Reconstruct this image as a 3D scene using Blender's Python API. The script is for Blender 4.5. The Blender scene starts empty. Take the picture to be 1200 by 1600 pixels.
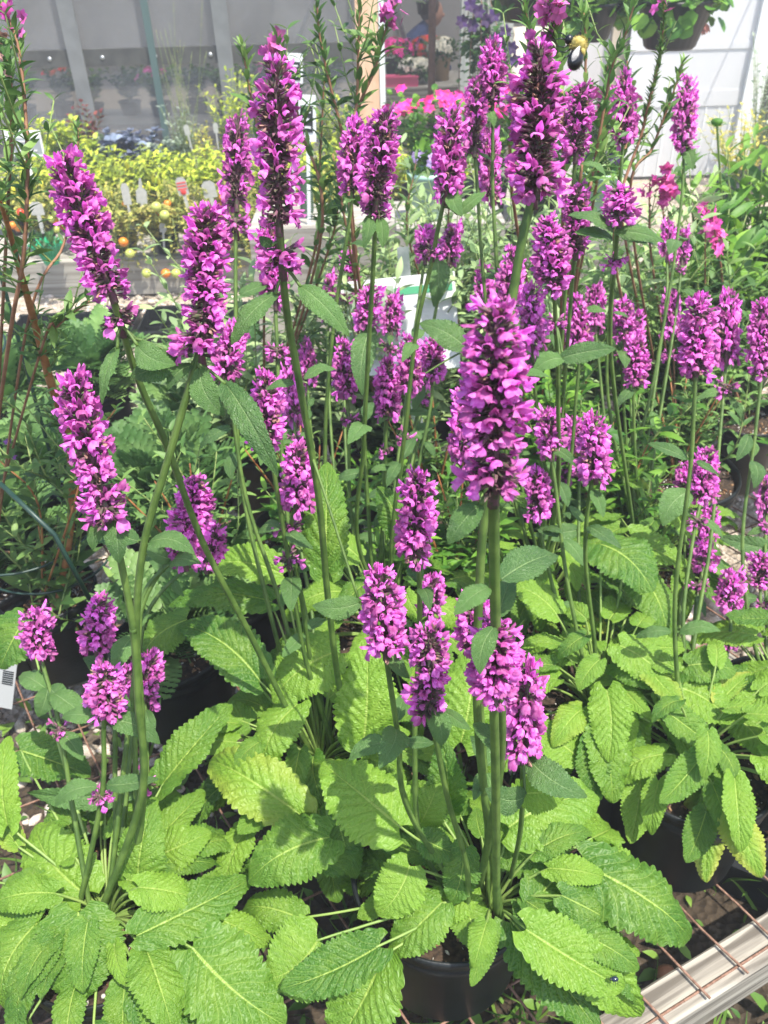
import bpy, math, random
import numpy as np
from mathutils import Vector, Matrix

# ------------------------------------------------------------------ camera, world, sun, exposure
sc = bpy.context.scene
F = 1256.0; PITCH = math.radians(35.8); ROLL = math.radians(1.6); CAMH = 1.35
cam = bpy.data.objects.new("camera", bpy.data.cameras.new("camera"))
sc.collection.objects.link(cam); sc.camera = cam
cam.data.sensor_fit = 'VERTICAL'; cam.data.sensor_height = 36.0
cam.data.lens = 36.0 * F / 1600.0
cam.data.clip_start = 0.02; cam.data.clip_end = 200.0
cam.location = (0, 0, CAMH)
fwd = Vector((0, math.cos(PITCH), -math.sin(PITCH))); up0 = Vector((0, math.sin(PITCH), math.cos(PITCH)))
rt0 = Vector((1, 0, 0))
rt = rt0 * math.cos(ROLL) - up0 * math.sin(ROLL)
upv = rt0 * math.sin(ROLL) + up0 * math.cos(ROLL)
Mc = Matrix((rt, upv, -fwd)).transposed()
cam.rotation_euler = Mc.to_euler()
cam.data.dof.use_dof = True; cam.data.dof.focus_distance = 0.68; cam.data.dof.aperture_fstop = 14.0

SUN_EL = math.radians(67); SUN_AZ = Vector((0.70, -0.72, 0)).normalized()
sundir = Vector((SUN_AZ.x * math.cos(SUN_EL), SUN_AZ.y * math.cos(SUN_EL), math.sin(SUN_EL)))
world = bpy.data.worlds.new("World"); sc.world = world; world.use_nodes = True
wn = world.node_tree.nodes; wl = world.node_tree.links
sky = wn.new('ShaderNodeTexSky'); sky.sky_type = 'NISHITA'; sky.sun_disc = False
sky.sun_elevation = SUN_EL; sky.sun_rotation = math.atan2(sundir.x, sundir.y)
sky.dust_density = 2.0
wl.new(sky.outputs[0], wn['Background'].inputs[0]); wn['Background'].inputs[1].default_value = 0.15
sun = bpy.data.objects.new("sun", bpy.data.lights.new("sun", 'SUN')); sc.collection.objects.link(sun)
sun.data.energy = 3.5; sun.data.angle = math.radians(0.5); sun.data.color = (1.0, 0.95, 0.87)
sun.rotation_euler = sundir.to_track_quat('Z', 'Y').to_euler()
sc.view_settings.view_transform = 'Standard'; sc.view_settings.look = 'None'
sc.view_settings.gamma = 1.0; sc.view_settings.exposure = 1.2

# ------------------------------------------------------------------ picture -> world helpers (photo measurements 1200x1600)
def ray(px, py):
    x = (px - 600) / F; y = (800 - py) / F
    return fwd + rt * x + upv * y
C0 = Vector((0, 0, CAMH))
def proj(p): d = Vector(p) - C0; z = d.dot(fwd); return 600 + F * d.dot(rt) / z, 800 - F * d.dot(upv) / z
def PZ(px, py, z): d = ray(px, py); return C0 + d * ((z - CAMH) / d.z)
def PY(px, py, Y): d = ray(px, py); return C0 + d * (Y / d.y)
def PD(px, py, D): return C0 + ray(px, py) * D

# ------------------------------------------------------------------ mesh builder
class MB:
    def __init__(s): s.V = []; s.F = []; s.M = []; s.U = []; s.T = []; s.n = 0
    def add(s, V, Fc, mat=0, uv=None, tint=0.5):
        V = np.asarray(V, float).reshape(-1, 3); k = len(V)
        s.V.append(V)
        for f in Fc: s.F.append(tuple(int(i) + s.n for i in f))
        s.M += [mat] * len(Fc) if not isinstance(mat, (list, np.ndarray)) else list(mat)
        s.U.append(np.zeros((k, 2)) if uv is None else np.asarray(uv, float))
        s.T.append(np.full(k, tint) if np.isscalar(tint) else np.asarray(tint, float))
        s.n += k
    def mesh(s, name, mats, smooth=True):
        me = bpy.data.meshes.new(name)
        V = np.concatenate(s.V); me.from_pydata(V.tolist(), [], s.F)
        for m in mats: me.materials.append(m)
        me.polygons.foreach_set('material_index', np.array(s.M, dtype=np.int32))
        me.polygons.foreach_set('use_smooth', np.full(len(s.F), smooth))
        li = np.empty(len(me.loops), dtype=np.int32); me.loops.foreach_get('vertex_index', li)
        uvl = me.uv_layers.new(name='UVMap'); U = np.concatenate(s.U)
        uvl.data.foreach_set('uv', U[li].ravel())
        at = me.attributes.new('tint', 'FLOAT', 'POINT'); at.data.foreach_set('value', np.concatenate(s.T))
        me.update(); return me

WM = {}
col = sc.collection
def link(name, data, parent=None, M=None):
    o = bpy.data.objects.new(name, data); col.objects.link(o)
    M = Matrix.Identity(4) if M is None else M
    o.matrix_basis = M
    if parent is not None:
        o.parent = parent; o.matrix_parent_inverse = WM[parent.name].inverted()
    WM[o.name] = M.copy()
    return o
def tag(o, label, cat, group=None):
    o['label'] = label; o['category'] = cat
    if group: o['group'] = group
    return o
def structure(o): o['kind'] = 'structure'; return o
def empty(name, loc, label, cat, group=None):
    o = link(name, None, None, Matrix.Translation(Vector(loc))); o.empty_display_size = .05
    return tag(o, label, cat, group)
def centred(name, mb, mats, parent=None, smooth=True, at=None):
    """mesh whose vertices are in world space, with its origin moved to at (default: lowest centre)."""
    V = np.concatenate(mb.V)
    if at is None: at = ((V[:, 0].min() + V[:, 0].max()) / 2, (V[:, 1].min() + V[:, 1].max()) / 2, V[:, 2].min())
    at = np.array(at, float)
    for i in range(len(mb.V)): mb.V[i] = mb.V[i] - at
    return link(name, mb.mesh(name, mats, smooth), parent, Matrix.Translation(Vector(at)))

def grid_faces(nu, nv, off=0):
    a = np.arange(nu * nv).reshape(nu, nv) + off
    return np.stack([a[:-1, :-1], a[1:, :-1], a[1:, 1:], a[:-1, 1:]], -1).reshape(-1, 4)
def box(mb, c, s, mat=0, rz=0.0, ax=None, tint=.5):
    x, y, z = s[0] / 2, s[1] / 2, s[2] / 2
    V = np.array([(-x, -y, -z), (x, -y, -z), (x, y, -z), (-x, y, -z), (-x, -y, z), (x, -y, z), (x, y, z), (-x, y, z)])
    if ax is not None: V = V @ np.array(ax)
    elif rz: c_, s_ = math.cos(rz), math.sin(rz); V = V @ np.array([[c_, s_, 0], [-s_, c_, 0], [0, 0, 1]])
    mb.add(V + np.array(c, float), [(0, 3, 2, 1), (4, 5, 6, 7), (0, 1, 5, 4), (1, 2, 6, 5), (2, 3, 7, 6), (3, 0, 4, 7)], mat, None, tint)
def catmull(P, n=6):
    P = [np.array(p, float) for p in P]
    if len(P) < 3: return np.array([P[0] + (P[-1] - P[0]) * t for t in np.linspace(0, 1, n + 1)])
    Q = [2 * P[0] - P[1]] + P + [2 * P[-1] - P[-2]]; out = []
    for i in range(1, len(Q) - 2):
        for t in np.linspace(0, 1, n, endpoint=False):
            a, b, c, d = Q[i - 1], Q[i], Q[i + 1], Q[i + 2]
            out.append(.5 * ((2 * b) + (-a + c) * t + (2 * a - 5 * b + 4 * c - d) * t * t + (-a + 3 * b - 3 * c + d) * t ** 3))
    out.append(P[-1]); return np.array(out)
def tube(mb, P, r, n=8, mat=0, square=0.0, tint=.5, cap=True):
    P = np.array(P, float); m = len(P); r = np.broadcast_to(np.array(r, float), (m,)) if np.ndim(r) == 0 else np.interp(np.linspace(0, 1, m), np.linspace(0, 1, len(r)), r)
    T = np.gradient(P, axis=0); T /= np.linalg.norm(T, axis=1)[:, None] + 1e-12
    ref = np.array([1., 0, 0]) if abs(T[0][0]) < .8 else np.array([0, 1., 0])
    a = np.linspace(0, 2 * math.pi, n, endpoint=False); prof = 1 + square * np.abs(np.cos(2 * a)) - square * .5
    V = []
    N = ref - T[0] * ref.dot(T[0]); N /= np.linalg.norm(N)
    for i in range(m):
        N = N - T[i] * N.dot(T[i]); N /= np.linalg.norm(N) + 1e-12; B = np.cross(T[i], N)
        V.append(P[i] + r[i] * prof[:, None] * (np.cos(a)[:, None] * N + np.sin(a)[:, None] * B))
    V = np.concatenate(V); Fc = []
    for i in range(m - 1):
        for j in range(n):
            k = (j + 1) % n; Fc.append((i * n + j, i * n + k, (i + 1) * n + k, (i + 1) * n + j))
    if cap: Fc.append(tuple(range(n - 1, -1, -1))); Fc.append(tuple((m - 1) * n + j for j in range(n)))
    mb.add(V, Fc, mat, None, tint)
def lathe(mb, prof, c=(0, 0, 0), n=40, mat=0, sx=1., sy=1., tint=.5, M=None, flute=0):
    prof = np.array(prof, float); a = np.linspace(0, 2 * math.pi, n, endpoint=False)
    rr = prof[:, 0][:, None] * (1 + flute * np.cos(a * (n // 4))[None, :])
    V = np.stack([rr * np.cos(a) * sx, rr * np.sin(a) * sy, np.repeat(prof[:, 1][:, None], n, 1)], -1).reshape(-1, 3)
    if M is not None: V = V @ np.array(M).T
    Fc = []
    for i in range(len(prof) - 1):
        for j in range(n):
            k = (j + 1) % n; Fc.append((i * n + j, i * n + k, (i + 1) * n + k, (i + 1) * n + j))
    mb.add(V + np.array(c, float), Fc, mat, None, tint)
def instance(mb, V, Fc, R, T, mat=0, tint=None, uv=None):
    """many copies of template V,F by matrices R (n,3,3) and positions T (n,3) baked in one mesh"""
    V = np.asarray(V); Fc = np.asarray(Fc); n = len(T); k = len(V)
    W = np.einsum('nij,kj->nki', R, V) + np.asarray(T)[:, None, :]
    FF = (Fc[None] + (np.arange(n) * k)[:, None, None]).reshape(-1, Fc.shape[1])
    mt = mat if np.isscalar(mat) else np.tile(np.array(mat), n)
    tt = .5 if tint is None else np.repeat(tint, k)
    mb.add(W.reshape(-1, 3), FF.tolist(), mt if np.isscalar(mt) else mt.tolist(), None if uv is None else np.tile(uv, (n, 1)), tt)
def frames(D, Uh):
    """rotation matrices with columns X=side, Y=D, Z~Uh"""
    D = D / (np.linalg.norm(D, axis=1)[:, None] + 1e-9); X = np.cross(D, Uh); X /= np.linalg.norm(X, axis=1)[:, None] + 1e-9
    Z = np.cross(X, D); return np.stack([X, D, Z], -1)

# ------------------------------------------------------------------ materials
def mat_new(name):
    m = bpy.data.materials.new(name); m.use_nodes = True; nt = m.node_tree; b = nt.nodes['Principled BSDF']
    return m, nt, b
def nd(nt, t, **kw):
    n = nt.nodes.new(t)
    for k, v in kw.items(): setattr(n, k, v)
    return n
def mixc(nt, fac, a, b, typ='MIX'):
    m = nt.nodes.new('ShaderNodeMix'); m.data_type = 'RGBA'; m.blend_type = typ
    for i, v in ((0, fac), (6, a), (7, b)):
        if hasattr(v, 'is_linked') or isinstance(v, bpy.types.NodeSocket): nt.links.new(v, m.inputs[i])
        else: m.inputs[i].default_value = v if i == 0 else (*v, 1) if len(v) == 3 else v
    return m.outputs[2]
def math_(nt, op, a, b=None, c=None):
    m = nt.nodes.new('ShaderNodeMath'); m.operation = op
    for i, v in enumerate((a, b, c)):
        if v is None: continue
        if isinstance(v, bpy.types.NodeSocket): nt.links.new(v, m.inputs[i])
        else: m.inputs[i].default_value = v
    return m.outputs[0]
def ramp(nt, fac, lo, hi, a=0., b=1.):
    m = nt.nodes.new('ShaderNodeMapRange'); nt.links.new(fac, m.inputs[0])
    m.inputs[1].default_value = lo; m.inputs[2].default_value = hi; m.inputs[3].default_value = a; m.inputs[4].default_value = b
    m.interpolation_type = 'SMOOTHSTEP'; return m.outputs[0]
def noise(nt, scale, detail=3, coord='Object', rough=.55):
    tc = nt.nodes.new('ShaderNodeTexCoord'); n = nt.nodes.new('ShaderNodeTexNoise'); n.inputs['Scale'].default_value = scale
    n.inputs['Detail'].default_value = detail; n.inputs['Roughness'].default_value = rough
    nt.links.new(tc.outputs[coord], n.inputs['Vector']); return n.outputs['Fac']
def bump(nt, b, h, strength=.3, dist=.002):
    bp = nt.nodes.new('ShaderNodeBump'); bp.inputs['Strength'].default_value = strength; bp.inputs['Distance'].default_value = dist
    nt.links.new(h, bp.inputs['Height'])
    for s in (b if isinstance(b, list) else [b]): nt.links.new(bp.outputs[0], s.inputs['Normal'])
def translucent(nt, b, colsock, amount):
    tr = nt.nodes.new('ShaderNodeBsdfTranslucent'); mx = nt.nodes.new('ShaderNodeMixShader'); mx.inputs[0].default_value = amount
    nt.links.new(colsock, tr.inputs[0]); nt.links.new(b.outputs[0], mx.inputs[1]); nt.links.new(tr.outputs[0], mx.inputs[2])
    nt.links.new(mx.outputs[0], nt.nodes['Material Output'].inputs['Surface']); return tr
def plain(name, c1, c2=None, scale=60, rough=.6, bmp=0, metal=0, spec=None, trans=0, var=.0, tintvar=False, bscale=None, tcol=None):
    m, nt, b = mat_new(name); c2 = c2 or c1
    f = noise(nt, scale, 4); c = mixc(nt, ramp(nt, f, .35, .65), c1, c2)
    if var:
        oi = nd(nt, 'ShaderNodeObjectInfo'); hs = nd(nt, 'ShaderNodeHueSaturation'); nt.links.new(c, hs.inputs['Color'])
        nt.links.new(ramp(nt, oi.outputs['Random'], 0, 1, 1 - var, 1 + var), hs.inputs['Value']); c = hs.outputs[0]
    if tintvar:
        at = nd(nt, 'ShaderNodeAttribute', attribute_name='tint'); hs = nd(nt, 'ShaderNodeHueSaturation'); nt.links.new(c, hs.inputs['Color'])
        nt.links.new(ramp(nt, at.outputs['Fac'], 0, 1, .62, 1.35), hs.inputs['Value'])
        nt.links.new(ramp(nt, at.outputs['Fac'], 0, 1, .515, .485), hs.inputs['Hue']); c = hs.outputs[0]
    nt.links.new(c, b.inputs['Base Color']); b.inputs['Roughness'].default_value = rough; b.inputs['Metallic'].default_value = metal
    if spec is not None: b.inputs['Specular IOR Level'].default_value = spec
    if bmp: bump(nt, b, noise(nt, bscale or scale * 2, 5), bmp)
    if trans:
        if tcol:
            c = mixc(nt, 1.0, c, tcol, 'MULTIPLY')
        translucent(nt, b, c, trans)
    return m
def leaf_material(name, c1, c2, cy, vein, transl=.32, nveins=9.0, yellow=.12):
    m, nt, b = mat_new(name)
    uv = nd(nt, 'ShaderNodeUVMap', uv_map='UVMap'); sp = nd(nt, 'ShaderNodeSeparateXYZ'); nt.links.new(uv.outputs[0], sp.inputs[0])
    u = sp.outputs[0]; av = math_(nt, 'ABSOLUTE', math_(nt, 'MULTIPLY_ADD', sp.outputs[1], 2.0, -1.0))
    oi = nd(nt, 'ShaderNodeObjectInfo'); rnd = oi.outputs['Random']
    n1 = noise(nt, 3.0, 4); base = mixc(nt, ramp(nt, rnd, .0, .9), c1, c2)
    base = mixc(nt, ramp(nt, n1, .4, .8, 0, .35), base, cy)
    # a few leaves yellowing from the margin
    yel = math_(nt, 'MULTIPLY', ramp(nt, rnd, 1 - yellow, 1.0), ramp(nt, math_(nt, 'ADD', av, math_(nt, 'MULTIPLY', n1, .6)), .5, 1.3))
    base = mixc(nt, yel, base, (.36, .40, .06))
    midd = math_(nt, 'DIVIDE', av, math_(nt, 'SUBTRACT', 1.25, u))
    mid = ramp(nt, midd, .018, .045, .85, 0)
    ta = nd(nt, 'ShaderNodeAttribute', attribute_name='tint'); t = ta.outputs['Fac']
    d = math_(nt, 'ABSOLUTE', math_(nt, 'SUBTRACT', math_(nt, 'FRACT', math_(nt, 'ADD', t, .5)), .5))
    lat = ramp(nt, math_(nt, 'ADD', d, math_(nt, 'MULTIPLY', av, .03)), .02, .07, .4, 0)
    tc = nd(nt, 'ShaderNodeMapping'); tc.inputs['Scale'].default_value = (34, 15, 1); nt.links.new(uv.outputs[0], tc.inputs[0])
    vo = nd(nt, 'ShaderNodeTexVoronoi', feature='DISTANCE_TO_EDGE'); vo.inputs['Scale'].default_value = 1.0; nt.links.new(tc.outputs[0], vo.inputs['Vector'])
    net = ramp(nt, vo.outputs['Distance'], .0, .12, .10, 0)
    vm = math_(nt, 'MAXIMUM', math_(nt, 'MAXIMUM', mid, lat), net)
    base = mixc(nt, vm, base, vein)
    # brown specks
    sp2 = ramp(nt, noise(nt, 55, 2), .77, .79); base = mixc(nt, sp2, base, (.16, .10, .04))
    nt.links.new(base, b.inputs['Base Color']); b.inputs['Roughness'].default_value = .46; b.inputs['Specular IOR Level'].default_value = .42
    hh = math_(nt, 'SUBTRACT', ramp(nt, vo.outputs['Distance'], 0, .45, 0, 1), math_(nt, 'MULTIPLY', vm, .6))
    tcol = mixc(nt, 1.0, base, (1.25, 1.3, .45), 'MULTIPLY')
    tr = translucent(nt, b, tcol, transl)
    bump(nt, [b, tr], hh, .5, .002)
    return m

M_leaf = leaf_material('betony_leaf', (.060, .165, .018), (.175, .33, .032), (.26, .39, .04), (.36, .50, .10), yellow=.05)
M_sleaf = leaf_material('betony_stem_leaf', (.05, .12, .03), (.09, .19, .045), (.13, .24, .055), (.22, .33, .13), .22, 9.0, .0)
M_stem = plain('betony_stem', (.060, .118, .020), (.12, .20, .038), 40, .55, .15, trans=.08)
M_petiole = plain('petiole_green', (.20, .32, .07), (.28, .40, .10), 30, .5, trans=.15)
M_petal = plain('magenta_petal', (.58, .10, .44), (.77, .235, .63), 220, .5, .05, trans=.35, tintvar=True, spec=.3, tcol=(1.15, .8, 1.1))
M_calyx = plain('purple_green_calyx', (.075, .095, .04), (.20, .075, .12), 260, .7, trans=.1, tintvar=True)
M_dry = plain('withered_petal', (.30, .17, .13), (.45, .25, .2), 200, .8, trans=.2)
M_pot = plain('black_nursery_plastic', (.008, .010, .011), (.016, .019, .020), 25, .42, .25, spec=.35, bscale=300)
M_soil = plain('potting_soil', (.022, .013, .008), (.07, .045, .028), 130, .95, 1.0, bscale=220)
M_perl = plain('perlite', (.6, .58, .52), rough=.8)
M_bark = plain('bark_chips', (.16, .08, .035), (.33, .20, .10), 50, .85)
M_wire = plain('rusty_wire', (.15, .075, .045), (.26, .15, .10), 160, .75, .6)

def wood_mat(name, c1, c2, c3, axis=0, sc_=14):
    m, nt, b = mat_new(name); tc = nd(nt, 'ShaderNodeTexCoord'); mp = nd(nt, 'ShaderNodeMapping')
    s = [sc_ * 7] * 3; s[axis] = sc_ * .25; mp.inputs['Scale'].default_value = s; nt.links.new(tc.outputs['Object'], mp.inputs[0])
    n = nd(nt, 'ShaderNodeTexNoise'); n.inputs['Scale'].default_value = 1; n.inputs['Detail'].default_value = 6; n.inputs['Distortion'].default_value = .6
    nt.links.new(mp.outputs[0], n.inputs['Vector']); c = mixc(nt, ramp(nt, n.outputs['Fac'], .32, .66), c1, c2)
    n2 = noise(nt, 9, 4); c = mixc(nt, ramp(nt, n2, .5, .72, 0, .7), c, c3)
    nt.links.new(c, b.inputs['Base Color']); b.inputs['Roughness'].default_value = .85; bump(nt, b, n.outputs['Fac'], .8, .0015); return m
M_wood = wood_mat('weathered_wood', (.11, .095, .075), (.38, .35, .29), (.22, .20, .155))
M_wood2 = wood_mat('weathered_wood_dark', (.22, .20, .165), (.40, .38, .33), (.28, .26, .21), 0, 6)
M_post = wood_mat('fresh_timber', (.72, .44, .27), (.80, .53, .34), (.62, .38, .22), 2, 5)
M_grey = wood_mat('grey_board', (.20, .21, .19), (.36, .37, .33), (.26, .26, .22), 2, 7)

# ------------------------------------------------------------------ ground
def ground():
    mb = MB(); n = 160
    xs = np.concatenate([[-60, -20, -8], np.linspace(-4.5, 4.5, n), [8, 20, 60]]); ys = np.concatenate([[-20, -4], np.linspace(-1, 6, n), [9, 20, 80]])
    X, Y = np.meshgrid(xs, ys, indexing='ij'); rng = np.random.default_rng(1)
    Z = .006 * np.sin(X * 5.1 + 1) * np.cos(Y * 4.3) + rng.normal(0, .0015, X.shape)
    mb.add(np.stack([X, Y, Z], -1).reshape(-1, 3), grid_faces(len(xs), len(ys)).tolist())
    m, nt, b = mat_new('gravel_ground'); tc = nd(nt, 'ShaderNodeTexCoord')
    vo = nd(nt, 'ShaderNodeTexVoronoi'); vo.inputs['Scale'].default_value = 75; nt.links.new(tc.outputs['Object'], vo.inputs['Vector'])
    c = mixc(nt, vo.outputs['Color'], (.30, .24, .17), (.52, .45, .36)); 
    sep = nd(nt, 'ShaderNodeSeparateXYZ'); nt.links.new(tc.outputs['Object'], sep.inputs[0])
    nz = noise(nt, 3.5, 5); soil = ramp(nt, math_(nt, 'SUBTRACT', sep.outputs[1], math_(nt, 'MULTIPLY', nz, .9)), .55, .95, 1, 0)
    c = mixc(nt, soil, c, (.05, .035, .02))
    c = mixc(nt, ramp(nt, noise(nt, 25, 4), .55, .7, 0, .45), c, (.16, .12, .08))
    nt.links.new(c, b.inputs['Base Color']); b.inputs['Roughness'].default_value = .95
    bump(nt, b, vo.outputs['Distance'], 1.0, .012)
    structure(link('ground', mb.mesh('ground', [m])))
ground()
def ico(seed=0, sub=1):
    import bmesh
    bm = bmesh.new(); bmesh.ops.create_icosphere(bm, subdivisions=sub, radius=1.0); r = random.Random(seed)
    for v in bm.verts: v.co *= r.uniform(.8, 1.15)
    V = np.array([v.co[:] for v in bm.verts]); Fc = np.array([[v.index for v in f.verts] for f in bm.faces]); bm.free(); return V, Fc
M_peb = plain('pebble_stone', (.40, .33, .25), (.62, .55, .46), 300, .8, tintvar=True)
def pebbles():
    rng = np.random.default_rng(4); V, Fc = ico(3); n = 15000
    x = rng.uniform(-2.6, 2.4, n); y = rng.uniform(.9, 3.75, n); s = rng.gamma(4, .0021, n) + .004
    R = np.zeros((n, 3, 3)); a = rng.uniform(0, 6.28, n)
    R[:, 0, 0] = np.cos(a) * s; R[:, 0, 1] = -np.sin(a) * s * .7; R[:, 1, 0] = np.sin(a) * s; R[:, 1, 1] = np.cos(a) * s * .7; R[:, 2, 2] = s * .6
    mb = MB(); instance(mb, V, Fc, R, np.stack([x, y, s * .25], -1), 0, rng.uniform(0, 1, n))
    o = link('pebbles', mb.mesh('pebbles', [M_peb])); o['kind'] = 'stuff'; o['label'] = 'loose tan pebbles of the path and under the bench'; o['category'] = 'gravel'
pebbles()

# simple leaf template (length 1 along +Y, normal +Z)
def tleaf(W=.25, nu=5, nv=3, fold=.25, arch=.2, sharp=1.0, mid=.8, serr=0):
    u = np.linspace(0, 1, nu); v = np.linspace(-1, 1, nv); U, Vv = np.meshgrid(u, v, indexing='ij')
    w = W / 2 * np.sin(np.pi * np.clip(U, .02, .985) ** mid) ** sharp
    if serr: w = w * (1 + serr * (np.arange(nu) % 2)[:, None] * np.abs(Vv))
    P = np.stack([Vv * w, U - .15 * arch * U * U, np.abs(Vv) * w * fold + arch * (U * 1.2 - 1.6 * U * U)], -1)
    return P.reshape(-1, 3), grid_faces(nu, nv)
def blade(nu=7):
    u = np.linspace(0, 1, nu); w = .03 * (1 - u ** 2) + .002
    P = np.concatenate([np.stack([-w, u, .5 * u * (1 - u)], -1), np.stack([w, u, .5 * u * (1 - u)], -1)]); a = np.arange(nu - 1)
    return P, np.stack([a, a + nu, a + nu + 1, a + 1], -1)
M_grass = plain('grass_blade', (.07, .17, .02), (.16, .30, .05), 8, .5, trans=.3, tintvar=True)
def grass():
    rng = np.random.default_rng(8); V, Fc = blade(); n = 2600
    x = rng.uniform(-.9, 1.0, n); y = .15 + rng.beta(1.3, 2.0, n) * 1.1
    k = (np.sin(x * 11) + np.sin(y * 13 + x * 5) + rng.normal(0, .5, n)) > -.2; x = x[k]; y = y[k]; n = len(x)
    D = rng.normal(0, .55, (n, 3)); D[:, 2] = rng.uniform(.4, 1.0, n); R = frames(D, rng.normal(0, 1, (n, 3))) * rng.uniform(.04, .12, n)[:, None, None]
    mb = MB(); instance(mb, V, Fc, R, np.stack([x, y, np.zeros(n)], -1), 0, rng.uniform(0, 1, n))
    V2, F2 = tleaf(.4, 5, 3); n2 = 900; x = rng.uniform(-.8, 1.0, n2); y = rng.uniform(.2, 1.2, n2)
    D = rng.normal(0, .7, (n2, 3)); D[:, 2] = rng.uniform(.1, .8, n2)
    instance(mb, V2, F2, frames(D, np.tile([0, 0, 1.], (n2, 1))) * rng.uniform(.02, .05, n2)[:, None, None], np.stack([x, y, rng.uniform(0, .03, n2)], -1), 0, rng.uniform(0, 1, n2))
    o = link('grass', mb.mesh('grass', [M_grass])); o['kind'] = 'stuff'; o['label'] = 'weedy green grass growing under the mesh bench'; o['category'] = 'grass'
grass()

# ------------------------------------------------------------------ bench with rusty mesh (front)
BZ = .22
da = np.array([math.cos(math.radians(25.5)), math.sin(math.radians(25.5)), 0]); na = np.array([-da[1], da[0], 0])
dbv = np.array([math.cos(math.radians(-57)), math.sin(math.radians(-57)), 0])
def bench():
    e = empty('mesh_bench', (.38, .44, 0), 'low wooden bench with a rusty wire mesh top under the potted betonies', 'bench')
    def beam(name, p, q, w, h, ztop, label=None):
        p = np.array(p); q = np.array(q); d = q - p; L = np.linalg.norm(d); a = math.atan2(d[1], d[0]); mb = MB()
        nseg = max(2, int(L / .08)); c = (p + q) / 2
        # slightly rounded weathered section
        prof = [(-w / 2, -h / 2), (w / 2, -h / 2), (w / 2, h / 2 - .004), (w / 2 - .004, h / 2), (-w / 2 + .004, h / 2), (-w / 2, h / 2 - .004)]
        rng = np.random.default_rng(int(L * 1000)); V = []
        for i in range(nseg + 1):
            for (y, z) in prof: V.append((-L / 2 + L * i / nseg, y + rng.normal(0, .0006), z + rng.normal(0, .0006)))
        Fc = []; k = len(prof)
        for i in range(nseg):
            for j in range(k): jj = (j + 1) % k; Fc.append((i * k + j, (i + 1) * k + j, (i + 1) * k + jj, i * k + jj))
        Fc.append(tuple(range(k))); Fc.append(tuple(nseg * k + j for j in range(k - 1, -1, -1)))
        mb.add(V, Fc)
        M = Matrix.Translation((c[0], c[1], ztop - h / 2)) @ Matrix.Rotation(a, 4, 'Z')
        return link(name, mb.mesh(name, [M_wood], False), e, M)
    mid = da * .0 + na * .274 + np.array([0, 0, 0])
    beam('front_beam', mid - da * 1.6, mid + da * 1.5, .052, .088, BZ - .004)
    pr = np.array([.668, 1.03, 0]); beam('side_beam', pr - dbv * .95, pr + dbv * .53, .045, .085, BZ - .006)
    mb = MB(); far = na * 2.02; beam('rear_beam', far - da * 1.6, far + da * 2.2, .05, .088, BZ - .004)
    for s in (-1.4, .0 + .9, 1.4):
        pp = mid + da * s + na * .05; mb = MB(); box(mb, (pp[0], pp[1], .064), (.08, .08, .128), rz=math.radians(25.5)); centred('leg', mb, [M_wood], e, False)
    mb = MB(); rng = np.random.default_rng(5)
    def wire(p, q, z):
        P = np.array([p + (q - p) * t for t in np.linspace(0, 1, 26)]); P[:, 2] = z + rng.normal(0, .0012, 26); P[:, :2] += rng.normal(0, .0008, (26, 2)); tube(mb, P, .0019, 5)
    # wires parallel to the front beam
    k = 0
    while .263 + k * .117 < 2.04:
        c = na * (.263 + k * .117); wire(c - da * 1.5, c + da * 1.9, BZ); k += 1
    e0 = np.array([.341, .437, 0])
    for k in range(-27, 24):
        s = e0 + da * (.068 * k / 1.0); wire(s, s - dbv * 1.79, BZ + .0035)
    centred('wire_mesh', mb, [M_wire], e)
bench()

# ------------------------------------------------------------------ nursery pots
def pot_profile(r, h):
    return [(r * .30, .003), (r * .80, .0), (r * .83, .006), (r * .93, h - .045), (r * .965, h - .043), (r * .97, h - .028), (r * .955, h - .026), (r * .96, h - .018), (r * 1.0, h - .016),
            (r * 1.005, h - .004), (r * .995, h), (r * .97, h), (r * .955, h - .004), (r * .92, h - .05), (r * .80, .012), (r * .3, .01)]
def pot_part(parent, c, r, h, mat=None, z0=BZ + .004, soil=.02, chips=True, seed=0):
    mb = MB(); lathe(mb, pot_profile(r, h), n=72); o = link('pot', mb.mesh('pot', [mat or M_pot]), parent, Matrix.Translation((c[0], c[1], z0)))
    rng = np.random.default_rng(seed); mb = MB(); nr = 14; na_ = 48; V = [(0, 0, 0)]
    for i in range(1, nr): 
        for j in range(na_):
            a = j / na_ * 6.2832; V.append((r * .925 * i / (nr - 1) * math.cos(a), r * .925 * i / (nr - 1) * math.sin(a), rng.normal(0, .0022)))
    Fc = [(0, 1 + j, 1 + (j + 1) % na_) for j in range(na_)]
    for i in range(nr - 2):
        for j in range(na_): a = 1 + i * na_; Fc.append((a + j, a + na_ + j, a + na_ + (j + 1) % na_, a + (j + 1) % na_))
    mb.add(V, Fc)
    if chips:
        Vc, Fq = ico(2); n = 260; a = rng.uniform(0, 6.28, n); q = r * .9 * np.sqrt(rng.uniform(0, 1, n)); s = rng.uniform(.001, .0035, n)
        R = rng.normal(0, .5, (n, 3, 3)) * s[:, None, None] + np.eye(3)[None] * s[:, None, None]
        T = np.stack([q * np.cos(a), q * np.sin(a), np.full(n, .002)], -1)
        instance(mb, Vc, Fq, R[:160], T[:160], 1); instance(mb, Vc, Fq, R[160:] * .7, T[160:], 2)
    link('soil', mb.mesh('soil', [M_soil, M_bark, M_perl]), parent, Matrix.Translation((c[0], c[1], z0 + h - soil)))
    return o

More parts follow.
